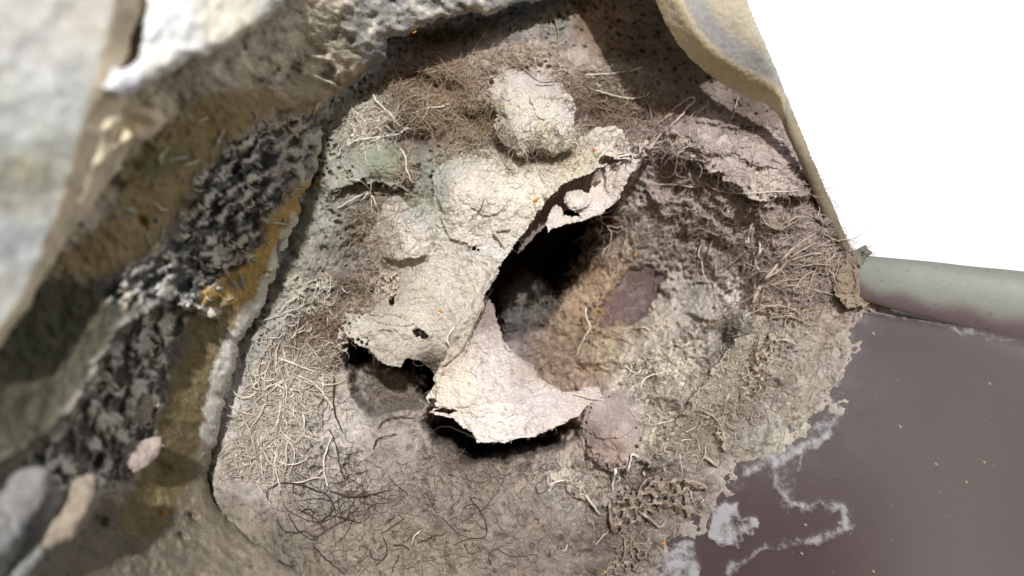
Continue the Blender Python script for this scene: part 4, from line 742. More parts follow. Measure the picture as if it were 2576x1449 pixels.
 ([(1895, 760), (1912, 720), (1935, 690), (1965, 655), (2000, 622), (2052, 586)], 5.5, 2.2, (178, 162, 148)), ([(1902, 745), (1925, 705), (1960, 680), (2000, 640), (2050, 612)], 4.0, 2.0, (168, 152, 138)), ([(1918, 700), (1900, 660), (1896, 620)], 3.0, 1.8, cK), ([(1900, 650), (1912, 630), (1908, 600)], 3.4, 2.0, cP), ([(1880, 690), (1890, 660), (1900, 640)], 2.0, 1.6, cK), ([(1950, 665), (1990, 655), (2040, 640), (2090, 640)], 3.0, 1.8, cK), ([(1960, 690), (2010, 672), (2060, 665), (2110, 672)], 3.0, 1.8, (160, 144, 128)), ([(1930, 720), (1980, 705), (2040, 700)], 2.8, 1.6, (160, 144, 128)), ([(1890, 790), (1930, 770), (1980, 772), (2020, 795)], 3.0, 1.8, cK), ([(1940, 800), (1985, 795), (2030, 812)], 2.6, 1.6, cK), ([(1955, 860), (1975, 855), (2010, 868)], 2.0, 1.2, cP), ([(1760, 1030), (1790, 1045), (1812, 1070), (1826, 1120)], 3.4, 2.2, (184, 170, 152)), ([(1780, 650), (1790, 610), (1815, 585)], 2.0, 1.4, cK), ([(1730, 590), (1760, 575), (1800, 590), (1816, 610), (1803, 640)], 2.0, 1.4, cK), ([(1765, 610), (1755, 640), (1765, 655)], 1.8, 1.3, cP), ([(1765, 655), (1770, 690), (1785, 712)], 1.6, 1.2, cP),
 ([(1285, 1112), (1288, 1104), (1310, 1100), (1340, 1098)], 3.4, 3.0, cW), ([(1555, 395), (1585, 388), (1612, 392)], 2.8, 2.4, cW), ([(1524, 424), (1528, 440), (1522, 470)], 2.2, 1.6, cP), ([(1440, 990), (1480, 1000), (1525, 1008)], 2.0, 1.4, cP), ([(1240, 725), (1200, 800), (1160, 880), (1095, 935)], 2.0, 1.6, (170, 150, 128)), ([(1130, 870), (1125, 850), (1145, 820)], 3.0, 2.4, cW)]
for R_ in ROOTS_AND_SHADOW_LINE: root(R_[0], R_[1], R_[2], R_[3], arch=14 if R_[1] > 1.3 else 6)

# the pale downy wad deep in the hollow
def wad(u, v, d, ru, rv, rd, c, name, n=1300, seed=1, parent=None):
    r = np.random.default_rng(seed); M = 7
    ph = r.random(n) * 2 * np.pi; cz = r.random(n) * 2 - 1; rad = r.random(n) ** 0.4
    sx = np.sqrt(1 - cz ** 2)
    x = u + ru * rad * sx * np.cos(ph); y = v + rv * rad * sx * np.sin(ph); z = d + rd * rad * cz
    th = r.random(n) * 2 * np.pi; us, vs_, ds = [], [], []
    for k in range(M):
        us.append(x.copy()); vs_.append(y.copy()); ds.append(z.copy())
        th += r.normal(0, 0.5, n); x = x + 8 * np.cos(th); y = y + 8 * np.sin(th); z = z + r.normal(0, 3, n)
    cc = lin(np.array([c])) * (0.7 + 0.6 * r.random((n, 1)))
    a, b, c_ = tubes(P3(np.stack(us, 1), np.stack(vs_, 1), np.stack(ds, 1)), np.full((n, M), 0.9) * (1 - 0.5 * np.linspace(0, 1, M))[None], cc)
    return link(name, raw_mesh(name, a, b, c_), M_FIB, parent)
dw = wad(1325, 770, 520, 38, 55, 30, (130, 128, 127), "down_wad", seed=4)
dw['label'] = "pale downy wad lying deep inside the large black hollow"; dw['category'] = "down"

# ------------------------------------------------------------------ mossy stone in front, at left
st = 5.6
U, V = grid(-420, 1560, -220, 1620, st)
wu, wv = warp(U, V, 401, 9, 40, 3.5, 11); wu2, wv2 = warp(U, V, 431, 22, 80, 6, 20)
EDGE = [(1560, -60), (1480, -30), (1400, -4), (1300, 6), (1265, 18), (1235, 36), (1175, 34), (1135, 45), (1100, 52), (1060, 72), (1010, 92), (978, 104), (968, 128), (970, 150), (945, 170), (912, 180), (895, 205), (872, 225), (842, 240), (815, 262), (800, 300), (812, 340), (800, 390), (795, 430), (778, 470), (762, 500), (750, 530), (745, 560),
        (728, 590), (705, 640), (692, 690), (668, 740), (650, 790), (620, 835), (600, 880), (588, 930), (572, 970), (562, 1010), (552, 1060), (545, 1110), (528, 1160), (520, 1200), (530, 1235), (560, 1290), (640, 1360), (760, 1430), (900, 1560), (900, 1700)]
ed, es, er = segdist(EDGE, wu, wv)
stone_poly = EDGE + [(-500, 1700), (-500, -300), (1560, -300)]
s = sdf(stone_poly, wu, wv)
sp = [(1500, -40, 140), (1290, 0, 20), (970, 120, -20), (830, 240, 15), (790, 400, 30), (780, 460, 30), (700, 640, 5), (600, 870, -20), (530, 1160, -12), (540, 1280, -34), (700, 1400, -44), (900, 1580, -70),
      (600, 500, -150), (400, 650, -360), (200, 760, -520), (0, 950, -680), (0, 500, -700), (200, 300, -660), (500, 200, -500), (650, 250, -260), (800, 0, -220), (300, -100, -600), (60, 1400, -640), (300, 1300, -340), (430, 1100, -190), (480, 1400, -180), (520, 700, -130), (700, 300, -100), (1100, -150, -60), (-300, 1000, -900), (-300, 0, -950), (250, 1600, -500)]
D = tps(sp, U, V)
D += ledge([(545, 800), (520, 785), (480, 772), (420, 775), (360, 790), (310, 825), (280, 870), (235, 940), (190, 1020), (130, 1085), (60, 1130), (-20, 1180)][::-1], -0, 60, wu, wv)
D += ledge([(-40, 1190), (60, 1130), (130, 1085), (190, 1020), (235, 940), (280, 870), (310, 825), (360, 790), (420, 775), (480, 772), (535, 790), (560, 830)], 110, 110, wu, wv)
D += ledge([(560, 380), (620, 340), (690, 325), (760, 300), (800, 270), (850, 240)], 34, 60, wu, wv)
D += ledge([(300, 480), (360, 440), (420, 340), (470, 300)], 40, 60, wu, wv) + ledge([(400, 330), (440, 300), (500, 240), (560, 190)], 30, 50, wu, wv)
D += ledge([(420, 700), (500, 640), (560, 560), (640, 500)], 20, 40, wu, wv)
for a, b, r in [(785, 120, 22), (680, 176, 22), (640, 200, 16), (705, 290, 20), (580, 430, 24), (500, 690, 26), (560, 640, 24), (440, 760, 22), (470, 520, 26), (360, 560, 20), (690, 440, 20), (730, 400, 16), (560, 1000, 14), (410, 1180, 24), (360, 1120, 26), (480, 1300, 14), (240, 1160, 30), (250, 1320, 26), (460, 1350, 10)]:
    D += bump(a, b, r, r * 0.7, 30, -30, wu, wv, 3)
for l_ in ([(740, 150), (790, 170), (830, 180), (850, 200)], [(750, 180), (800, 200), (845, 215)], [(770, 140), (830, 150), (858, 190)], [(850, 180), (862, 210), (840, 235)], [(740, 165), (790, 190), (835, 210), (850, 222)]):
    D += ridge(l_, 20, 6, U, V)
wm = ridged(wu, wv, 46, 3, 410); rg = fbm(wu, wv, 60, 5, 411, 0.6)
mid = ss(-420, -120, D)
D += rg * 13 - np.maximum(0, wm - 0.55) * 16 + fbm(wu, wv, 14, 3, 413) * 4
mossband = np.exp(-((ed - 55 - 25 * fbm(U, V, 120, 2, 420)) / 42) ** 2) * ss(430, 520, V) * ss(1330, 1250, V)
gran = fbm(U, V, 12, 2, 415)
D += gran * 1.5
D += 40 * np.exp(-np.maximum(s, 0) / 9)           # rounded rim
# colour
scp = [(700, 560, (150, 118, 45)), (640, 690, (165, 125, 45)), (560, 760, (120, 95, 45)), (520, 900, (120, 92, 48)), (480, 1050, (112, 90, 48)), (430, 1200, (105, 86, 50)), (380, 1290, (115, 92, 50)), (600, 820, (160, 150, 140)), (565, 930, (185, 178, 170)), (540, 1050, (180, 175, 165)), (690, 660, (190, 175, 155)), (735, 560, (170, 150, 110)), (655, 770, (180, 168, 150)),
       (760, 430, (175, 168, 165)), (700, 400, (150, 145, 143)), (620, 480, (95, 97, 100)), (560, 560, (80, 84, 86)), (500, 620, (84, 86, 86)), (480, 700, (110, 112, 106)), (400, 700, (100, 98, 90)), (620, 600, (88, 92, 96)), (560, 680, (85, 86, 88)),
       (450, 400, (115, 112, 70)), (400, 480, (120, 98, 55)), (520, 330, (130, 112, 70)), (350, 600, (112, 90, 55)), (250, 620, (110, 94, 60)), (300, 440, (120, 110, 80)), (560, 230, (140, 130, 100)), (650, 140, (160, 148, 122)), (700, 220, (150, 130, 92)), (760, 290, (150, 122, 80)), (800, 60, (170, 148, 115)), (830, 160, (180, 162, 138)), (870, 60, (140, 132, 122)), (950, 60, (118, 116, 118)), (1050, 30, (125, 124, 128)), (1150, 10, (150, 148, 145)), (930, 140, (112, 112, 116)), (1300, -10, (140, 140, 138)), (900, 200, (130, 105, 60)),
       (300, 350, (190, 170, 140)), (240, 450, (200, 180, 145)), (200, 560, (200, 182, 150)), (340, 300, (205, 185, 155)), (230, 350, (205, 185, 155)), (150, 650, (150, 132, 108)), (100, 700, (130, 115, 95)),
       (100, 900, (66, 64, 46)), (200, 850, (60, 60, 44)), (60, 1050, (72, 68, 44)), (250, 760, (70, 66, 50)), (380, 860, (80, 80, 78)), (330, 950, (150, 138, 125)), (400, 960, (110, 108, 100)), (250, 1080, (150, 138, 120)), (330, 1180, (150, 138, 120)), (160, 1180, (140, 125, 108)), (120, 1300, (130, 128, 125)), (200, 1420, (100, 95, 70)), (340, 1400, (104, 98, 72)), (500, 1400, (110, 102, 82)), (620, 1420, (118, 110, 90)), (520, 1250, (125, 112, 85))]
C = desat(idw(scp, wu, wv, 4, 24), 0.15) * 1.1
def patch(poly, c, k=1.0, soft=14):
    global C
    a = (k * ss(-soft, soft, sdf(poly, wu2 * 0.6 + wu * 0.4, wv2 * 0.6 + wv * 0.4)))[..., None]; C = C * (1 - a) + lin(c) * a
def band(line, wd, c, k=1.0):
    global C
    d_, _, _ = segdist(line, wu, wv); a = (k * ss(wd * 1.15, wd * 0.8, d_ + 14 * fbm(U, V, 26, 4, 450)))[..., None]; C = C * (1 - a) + lin(c) * a
def flow(a, sc, ratio, seed):
    a = math.radians(a); q = 10 * fbm(U, V, 40, 2, seed + 7)
    return fbm(((wu + q) * math.cos(a) + wv * math.sin(a)) / ratio, -(wu + q) * math.sin(a) + wv * math.cos(a), sc, 3, seed, 0.6)
patch([(480, 190), (560, 160), (700, 60), (860, -60), (1300, -60), (1250, 20), (1080, 50), (960, 110), (900, 190), (820, 240), (720, 260), (640, 290), (560, 250)], (168, 156, 132), 0.9)
patch([(900, -60), (1300, -60), (1290, 0), (1150, 40), (1050, 70), (970, 120), (930, 160), (890, 120), (860, 40)], (136, 136, 138), 0.8)
patch([(310, 440), (350, 370), (430, 300), (520, 240), (640, 220), (740, 240), (640, 310), (560, 370), (500, 440), (430, 520), (400, 600), (330, 650), (220, 700), (130, 690), (150, 640), (230, 590), (290, 520)], (140, 120, 72), 0.95)
patch([(320, 420), (400, 370), (500, 350), (480, 420), (380, 450)], (112, 112, 70), 0.8)
patch([(540, 400), (640, 340), (760, 330), (790, 430), (740, 490), (650, 560), (560, 690), (480, 770), (330, 750), (250, 760), (270, 700), (420, 620), (500, 500)], (88, 88, 88), 0.95)
patch([(700, 330), (830, 250), (820, 330), (805, 400), (780, 470), (720, 490), (680, 440)], (168, 162, 155), 0.85)
patch([(-100, 740), (60, 735), (160, 700), (240, 730), (290, 800), (260, 880), (180, 1010), (60, 1120), (-100, 1180)], (74, 72, 54), 0.95)
patch([(330, 800), (420, 780), (500, 790), (500, 850), (440, 960), (400, 1060), (330, 1200), (200, 1240), (60, 1180), (170, 1060), (260, 900)], (104, 98, 90), 0.9)
patch([(120, 1449), (260, 1250), (360, 1290), (540, 1270), (700, 1400), (900, 1600), (100, 1600)], (112, 101, 82), 0.85)
fl1 = flow(-35, 22, 2.6, 461); fl2 = flow(-60, 30, 1.8, 471)
zb = ss(-20, 20, sdf([(520, 420), (640, 340), (830, 250), (800, 430), (700, 540), (640, 640), (560, 730), (500, 790), (300, 770), (250, 740), (300, 690), (440, 600)], wu2, wv2))
zf = ss(-20, 20, sdf([(330, 800), (420, 780), (470, 800), (440, 900), (400, 1000), (380, 1120), (330, 1210), (200, 1260), (60, 1180), (170, 1060), (260, 900)], wu2, wv2))
flk = np.maximum(zb * ss(0.02, 0.16, fl1), zf * ss(-0.02, 0.14, fl2)); D -= 16 * flk
blk = np.maximum(zb * ss(-0.08, -0.25, fl1), 0.7 * zf * ss(-0.08, -0.25, fl2)); D += 12 * blk
a = (0.95 * flk)[..., None]; C = C * (1 - a) + a * lin((190, 184, 172)) * (1 + 0.3 * fbm(U, V, 50, 2, 481))[..., None]
C *= 1 - 0.65 * blk[..., None]
tp = ss(-10, 20, sdf([(480, 190), (700, 60), (860, -60), (1300, -60), (1250, 20), (960, 110), (880, 200), (700, 260)], wu2, wv2)); ft = flow(30, 26, 1.6, 491)
a = (0.6 * tp * ss(0.05, 0.3, ft))[..., None]; C = C * (1 - a) + a * lin((206, 196, 172)); C *= 1 - (0.6 * tp * ss(-0.15, -0.4, ft))[..., None]; D -= 12 * tp * ft
band([(765, 500), (735, 560), (700, 630), (650, 690), (600, 730), (545, 760)], 44, (182, 144, 52), 0.97)
band([(540, 800), (530, 870), (495, 950), (462, 1050), (438, 1130), (400, 1220), (365, 1300)], 58, (120, 105, 62), 0.93)
band([(742, 560), (712, 615), (690, 660), (668, 720), (640, 770), (615, 820)], 15, (216, 204, 186), 0.97)
band([(590, 860), (562, 930), (545, 1010), (525, 1090)], 26, (196, 190, 180), 0.9)
band([(470, 772), (510, 775), (540, 795)], 10, (215, 208, 196), 0.9)
C *= (1 + 0.16 * gran + 0.3 * fbm(wu, wv, 26, 3, 452) + 0.25 * rg)[..., None]
C = np.clip(desat(C, 0.26) * 1.38, 0.012, 0.8)
stone = thing("mossy_stone", "dark mossy stone edge with yellow-brown algae in front of the nest, blurred at left", "stone", (0, 0, 0))
U2, V2, m = snap(U, V, s, st)
surface("stone_face", U2, V2, D, C, m, M_STONE, stone, 90, st, 3)
TOPF = smooth(np.minimum(TOP, 600), 1)

def plain_sheet(name, poly, dpts, cpts, seed, thick, mat, parent, st=4, amp=1.0, wa=5, scale=60, extra=None, var=0.15):
    P = np.array(poly, float); u0, v0 = np.floor((P.min(0) - 16) / 6) * 6; u1, v1 = P.max(0) + 16
    U, V = grid(u0, u1, v0, v1, st); wu, wv = warp(U, V, seed, wa, 40, wa * 0.3, 10)
    s = sdf(poly, wu, wv); D = tps(dpts, U, V) + amp * (fbm(wu, wv, scale, 4, seed + 1) * 10)
    D += thick * 0.4 * np.exp(-np.maximum(s, 0) / 8)
    C = idw(cpts, wu, wv, 3, 20) * (1 + var * fbm(wu, wv, 50, 4, seed + 2))[..., None]
    if extra is not None: D, C = extra(U, V, wu, wv, D, C, s)
    U2, V2, m = snap(U, V, s, st)
    return surface(name, U2, V2, D, np.clip(C, 0.01, 0.93), m, mat, parent, thick, st, 3)
# flakes peeling off the stone
for poly, d, c in [([(330, 930), (360, 920), (372, 960), (385, 1010), (378, 1060), (355, 1078), (325, 1060), (318, 1010), (300, 980)], -300, (178, 162, 148)),
                   ([(300, 1115), (350, 1108), (400, 1098), (412, 1118), (395, 1145), (370, 1178), (340, 1190), (310, 1160)], -330, (176, 160, 150)),
                   ([(40, 1185), (90, 1160), (125, 1185), (128, 1230), (90, 1290), (50, 1350), (10, 1400), (-30, 1440), (-60, 1300), (0, 1240)], -700, (146, 144, 142)),
                   ([(180, 1205), (240, 1190), (242, 1240), (215, 1310), (190, 1345), (120, 1385), (80, 1390), (110, 1330), (150, 1270)], -600, (168, 154, 138)),
                   ([(60, 1400), (100, 1370), (120, 1380), (60, 1460), (20, 1500), (-20, 1500)], -680, (150, 150, 146)),
                   ([(320, 755), (380, 735), (450, 745), (480, 765), (430, 775), (370, 782), (330, 790)], -290, (165, 148, 132)),
                   ([(480, 760), (520, 765), (548, 790), (530, 800), (500, 785)], -190, (205, 195, 180))]:
    pu, pv = np.mean(poly, 0)
    plain_sheet("flake", poly, [(pu - 60, pv - 60, d - 10), (pu + 60, pv - 50, d + 20), (pu, pv + 60, d - 20), (pu + 50, pv + 60, d + 15)], [(pu, pv, c), (pu + 40, pv + 30, tuple(int(x * 0.92) for x in c))], 500 + int(pu), 22, M_STONE, stone, 3, 1.2)
# pale worm-like crusts and crumbs on the stone
r = np.random.default_rng(12); vs, qs, cs = [], [], []; off = 0
for k in range(150):
    x = r.uniform(280, 800); y = r.uniform(280, 760) if r.random() < 0.7 else r.uniform(850, 1150)
    if y > 800: x = r.uniform(220, 420)
    if not inside(stone_poly, np.array([x]), np.array([y]))[0]: continue
    M = 7; th = r.random() * 6.28; L = r.uniform(14, 64); us, vv_ = [], []
    for i in range(M): us.append(x); vv_.append(y); th += r.normal(0, 0.45); x += math.cos(th) * L / M; y += math.sin(th) * L / M
    us = np.array(us); vv_ = np.array(vv_); dd = topd(us, vv_); rd = r.uniform(1.5, 6.5) * np.sin(np.linspace(0.3, 2.9, M)) * (1 + 0.2 * r.normal(0, 1, M))
    a, b, c = tubes(P3(us, vv_, dd - rd * 0.3)[None], rd[None], lin(np.array([[(196, 188, 172), (176, 174, 168), (206, 194, 170), (160, 158, 152)][r.integers(4)]])), 6)
    vs.append(a); qs.append(b + off); cs.append(c); off += len(a)
o = link("crust", raw_mesh("crust", np.vstack(vs), np.vstack(qs), np.vstack(cs) * 1.1), M_FIB, stone); o['kind'] = 'stuff'

# ------------------------------------------------------------------ pale slab at far left and the white lump beside it
slab = thing("stone_slab", "blurred blue-grey slab with a beige edge standing along the left side of the frame", "slab", (0, 0, 0))
SLP = [(-420, -260), (400, -260), (378, -20), (335, 90), (300, 205), (330, 262), (395, 268), (425, 305), (372, 350), (322, 368), (302, 430), (258, 482), (215, 545), (170, 605), (112, 695), (70, 780), (30, 830), (-20, 900), (-420, 1000)]
FACE = [(310, -260), (285, 0), (245, 160), (205, 310), (165, 440), (125, 560), (85, 660), (40, 760), (-40, 860), (-420, 960)]
def slab_x(U, V, wu, wv, D, C, s):
    d, sd_, _ = segdist(FACE, wu, wv); q = np.where(sd_ > 0, d, -d)          # positive on the face side
    D += 30 * ss(0, -60, q) + 30 * ss(-60, -100, q) + ridge([(260, 330), (330, 280), (400, 300)], 16, 12, wu, wv) + ridge([(240, 420), (300, 360), (360, 330)], 14, 12, wu, wv)
    e = ss(2, -12, q)[..., None]
    br = lin((232, 218, 190)) * (1 + 0.16 * fbm(wu, wv, 60, 3, 620))[..., None]
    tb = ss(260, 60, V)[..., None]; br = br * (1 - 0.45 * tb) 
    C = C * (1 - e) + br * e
    return D, C
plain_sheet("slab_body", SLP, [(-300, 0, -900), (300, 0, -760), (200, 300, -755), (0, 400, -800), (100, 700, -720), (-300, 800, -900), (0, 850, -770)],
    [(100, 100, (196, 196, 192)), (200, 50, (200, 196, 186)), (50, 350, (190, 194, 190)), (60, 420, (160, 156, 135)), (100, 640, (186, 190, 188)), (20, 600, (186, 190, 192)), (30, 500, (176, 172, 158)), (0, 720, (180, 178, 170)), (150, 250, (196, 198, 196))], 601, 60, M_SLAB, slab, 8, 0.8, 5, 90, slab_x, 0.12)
lump = thing("white_lump", "chalky white lump with cream right side, beside the slab at top left", "lump", (0, 0, 0))
plain_sheet("lump_body", [(372, -120), (368, 30), (360, 90), (352, 150), (330, 168), (285, 170), (268, 195), (262, 228), (300, 246), (340, 234), (398, 196), (440, 170), (480, 150), (560, 120), (620, 90), (670, 50), (712, 10), (740, -120)],
    [(370, 0, -730), (300, 210, -790), (450, 130, -700), (600, 80, -580), (700, 0, -480), (500, -100, -590), (500, 0, -640)], [(380, 60, (250, 250, 254)), (300, 210, (240, 240, 246)), (450, 100, (240, 240, 238)), (560, 40, (232, 226, 208)), (680, 0, (200, 198, 190)), (620, 80, (205, 198, 178)), (420, 180, (225, 220, 208))], 631, 90, M_SLAB, lump, 4, 1.5, 7, 70, None, 0.06)

# ------------------------------------------------------------------ board at upper right
board = thing("cement_board", "grey cement board with a cream cut edge, against the white sky above the nest", "board", (0, 0, 0))
BL = [(1200, -900), (1640, -20), (1668, 45), (1700, 105), (1738, 150), (1785, 190), (1830, 220), (1880, 246), (1925, 262), (1948, 278), (1962, 300), (1990, 360), (2020, 430), (2060, 520), (2105, 610), (2132, 650)]
BR = [(2166, 662), (2140, 626), (2094, 515), (2042, 395), (1992, 275), (1942, 150), (1902, 60), (1872, -20), (1900, -50), (2150, -100), (2200, -900)]  # out of view the board is widened upward to shade the lining
def board_x(U, V, wu, wv, D, C, s):
    d, sd_, _ = segdist(BL, wu, wv); wd = 56 * ss(330, 180, V) + 6
    q = d / np.maximum(wd, 1)
    D += 34 * ss(1.0, 0.0, q) * ss(380, 250, V)
    e = (ss(1.15, 0.85, q) * ss(320, 270, V))[..., None]
    g = (ss(0.9, 1.2, q) * ss(2.1, 1.6, q) * ss(330, 200, V))[..., None]
    C = C * (1 - g) + lin((172, 170, 168)) * g * (1 + 0.2 * fbm(wu, wv, 30, 3, 660))[..., None]
    cr = lin((222, 208, 178)) * (1 + 0.18 * fbm(wu, wv, 30, 3, 661))[..., None] * (1 + fbm(wu, wv, 26, 2, 663)[..., None] * np.array([0.03, 0.0, -0.35]))
    C = C * (1 - e) + cr * e
    D += fbm(U, V, 9, 2, 664) * 2.0
    return D, C
plain_sheet("board_body", BL + BR, [(1640, 0, -140), (1870, 0, -150), (1780, 190, -60), (1950, 280, 20), (1930, 130, -90), (1990, 275, 0), (1400, -500, -190), (1300, -850, -260), (1500, -850, -260), (2100, -500, -230), (2100, -150, -130), (1700, -300, -150), (2090, 520, 55), (2150, 650, 70), (2040, 395, 10)],
    [(1850, 60, (196, 186, 166)), (1930, 180, (190, 180, 162)), (1990, 300, (150, 138, 118)), (2060, 460, (128, 118, 100)), (2130, 630, (110, 98, 84)), (1700, 0, (190, 175, 140))], 651, 34, M_BOARD, board, 5, 0.2, 1.4, 60, board_x, 0.16)

# ------------------------------------------------------------------ brown plastic panel and the rolled trim above it
def plastic_mat(name, base, rough):
    m, n, p = new_mat(name); L = n.links.new
    at = n.nodes.new("ShaderNodeAttribute"); at.attribute_name = "Col"
    tc = n.nodes.new("ShaderNodeTexCoord")
    a = n.nodes.new("ShaderNodeTexNoise"); a.inputs['Scale'].default_value = 1800; a.inputs['Detail'].default_value = 2
    L(tc.outputs['Object'], a.inputs['Vector'])
    rp = n.nodes.new("ShaderNodeMapRange"); rp.inputs[1].default_value = 0.3; rp.inputs[2].default_value = 0.7; rp.inputs[3].default_value = 0.93; rp.inputs[4].default_value = 1.07
    L(a.outputs[0], rp.inputs[0])
    mx = n.nodes.new("ShaderNodeMix"); mx.data_type = 'RGBA'; mx.blend_type = 'MULTIPLY'; mx.inputs[0].default_value = 1
    L(at.outputs['Color'], mx.inputs[6]); L(rp.outputs[0], mx.inputs[7]); L(mx.outputs[2], p.inputs['Base Color'])
    b = n.nodes.new("ShaderNodeTexNoise"); b.inputs['Scale'].default_value = 90; b.inputs['Detail'].default_value = 5; L(tc.outputs['Object'], b.inputs['Vector'])
    rr_ = n.nodes.new("ShaderNodeMapRange"); rr_.inputs[3].default_value = rough - 0.08; rr_.inputs[4].default_value = rough + 0.12; L(b.outputs[0], rr_.inputs[0]); L(rr_.outputs[0], p.inputs['Roughness'])
    bp = n.nodes.new("ShaderNodeBump"); bp.inputs['Strength'].default_value = 0.15; bp.inputs['Distance'].default_value = 0.0001; L(a.outputs[0], bp.inputs['Height']); L(bp.outputs[0], p.inputs['Normal'])
    p.inputs['Specular IOR Level'].default_value = 0.33
    return m
M_PL = plastic_mat("weathered_plastic", None, 0.48)
panel = thing("brown_panel", "brown plastic panel with chalky white stains and dust, lower right of the nest", "panel", (0, 0, 0))
U, V = grid(1500, 2730, 600, 1600, 4.5)
wu, wv = warp(U, V, 701, 5, 30, 3, 9); wu2, wv2 = warp(U, V, 731, 12, 50, 5, 14)
TE = [(1300, 560), (2150, 752), (2195, 768), (2300, 790), (2420, 816), (2576, 851), (2760, 892)]
te = segdist(TE, U, V); below = np.where(te[1] > 0, te[0], -te[0])
D = panel_depth(U, V) + 26 * np.exp(-np.maximum(below, 0) / 12) + 160 * ss(2, -12, below)
C = np.ones(U.shape + (3,)) * lin((62, 47, 49)); C *= (1 + 0.10 * fbm(wu, wv, 120, 4, 702))[..., None]
sky_sheen = ss(2150, 2600, U + 0.1 * V)[..., None]; C = C * (1 - 0.5 * sky_sheen) + 0.5 * sky_sheen * lin((112, 105, 102))  # greyer toward the right: sky reflection painted into the panel colour
CH = np.zeros(U.shape)
def stain(a, c):
    global CH
    CH = np.maximum(CH, np.clip(a, 0, 1))
grit = np.clip(0.72 + 0.8 * fbm(U, V, 22, 4, 710, 0.7) + 0.9 * fbm(U, V, 70, 3, 711), 0, 1.1)
def poly_st(poly, k, c, soft=10):
    q = sdf(poly, wu2, wv2); stain(ss(-soft, soft, q) * k * grit, c)
poly_st([(1785, 1285), (1830, 1262), (1850, 1262), (1858, 1290), (1870, 1310), (1900, 1300), (1912, 1330), (1870, 1345), (1850, 1375), (1810, 1380), (1788, 1350)], 1.0, (172, 171, 176), 7)
poly_st([(1905, 1310), (1880, 1290), (1900, 1345), (1885, 1350)], 0.8, (165, 165, 180), 6)
poly_st([(1852, 1250), (1862, 1262), (1866, 1290), (1858, 1300), (1850, 1280)], 0.9, (165, 165, 180), 5)
poly_st([(1640, 1460), (1650, 1400), (1700, 1370), (1740, 1360), (1752, 1400), (1765, 1440), (1770, 1470)], 0.9, (165, 164, 178), 10)
def stain_sheen_line(line, wd, k, c):
    d, _, rr2 = segdist(line, wu2, wv2); stain(np.exp(-(d / wd) ** 2) * k * grit * ss(0, 0.1, 1 - rr2), c)
stain_sheen_line([(1830, 1440), (1870, 1410), (1920, 1375), (1990, 1362), (2060, 1358), (2110, 1340), (2135, 1315), (2120, 1285), (2080, 1270), (2030, 1275), (1985, 1262), (1960, 1230), (1945, 1190), (1980, 1165)], 11, 0.6, (158, 157, 166))
stain_sheen_line([(2090, 1350), (2132, 1320), (2118, 1285), (2060, 1268), (2000, 1275)], 16, 0.8, (178, 178, 188))
stain_sheen_line([(1980, 1270), (1970, 1220), (1990, 1175), (2020, 1165)], 26, 0.35, (150, 146, 160))
stain_sheen_line([(2010, 1180), (2030, 1120), (2060, 1090)], 6, 0.6, (170, 170, 178))
stain_sheen_line([(1880, 1178), (1930, 1170), (1985, 1140), (2050, 1110), (2100, 1085)], 16, 0.9, (188, 184, 162))
stain_sheen_line([(1960, 1130), (2010, 1080), (2080, 1070), (2115, 1050)], 15, 0.7, (182, 180, 160))
stain_sheen_line(PB, 30, 0.28, (160, 150, 132))
stain_sheen_line([(2200, 775), (2300, 800), (2576, 868)], 9, 0.6, (170, 165, 150))  # pale highlight along the panel's top edge, painted in as chalk
sp_ = np.random.default_rng(3).random(U.shape); C[(sp_ > 0.9992)] = lin((170, 160, 140))
C = np.clip(C, 0.01, 0.8)
pbq = segdist(PB, U, V)
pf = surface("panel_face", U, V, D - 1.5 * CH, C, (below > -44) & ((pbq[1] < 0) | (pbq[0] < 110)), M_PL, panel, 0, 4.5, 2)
pm = (below > -44) & ((pbq[1] < 0) | (pbq[0] < 110)); pq = pm[:-1, :-1] & pm[1:, :-1] & pm[:-1, 1:] & pm[1:, 1:]; pu = np.zeros(U.shape, bool)
for a_, b_ in ((0, 0), (1, 0), (0, 1), (1, 1)): pu[a_:U.shape[0] - 1 + a_, b_:U.shape[1] - 1 + b_] |= pq
ca = pf.data.attributes.new("ChalkSheen", 'FLOAT', 'POINT'); ca.data.foreach_set("value", CH[pu].astype(np.float32))
t_ = M_PL.node_tree; bsdf = t_.nodes["Principled BSDF"]; oldc = bsdf.inputs['Base Color'].links[0].from_socket
an = t_.nodes.new("ShaderNodeAttribute"); an.attribute_name = "ChalkSheen"
tc_ = t_.nodes.new("ShaderNodeTexCoord"); nz = t_.nodes.new("ShaderNodeTexNoise"); nz.inputs['Scale'].default_value = 2600; nz.inputs['Detail'].default_value = 4; nz.inputs['Roughness'].default_value = 0.75
n2 = t_.nodes.new("ShaderNodeTexNoise"); n2.inputs['Scale'].default_value = 420; n2.inputs['Detail'].default_value = 6; n2.inputs['Roughness'].default_value = 0.7
ad = t_.nodes.new("ShaderNodeMath"); ad.operation = 'ADD'; a2_ = t_.nodes.new("ShaderNodeMath"); a2_.operation = 'ADD'
mr_ = t_.nodes.new("ShaderNodeMapRange"); mr_.inputs[1].default_value = 1.22; mr_.inputs[2].default_value = 1.78
t_.links.new(tc_.outputs['Object'], nz.inputs['Vector']); t_.links.new(tc_.outputs['Object'], n2.inputs['Vector'])
t_.links.new(nz.outputs[0], ad.inputs[0]); t_.links.new(n2.outputs[0], ad.inputs[1]); t_.links.new(ad.outputs[0], a2_.inputs[0]); t_.links.new(an.outputs['Fac'], a2_.inputs[1]); t_.links.new(a2_.outputs[0], mr_.inputs[0])
mx_ = t_.nodes.new("ShaderNodeMix"); mx_.data_type = 'RGBA'; mx_.inputs[7].default_value = (*lin((150, 148, 150)), 1)
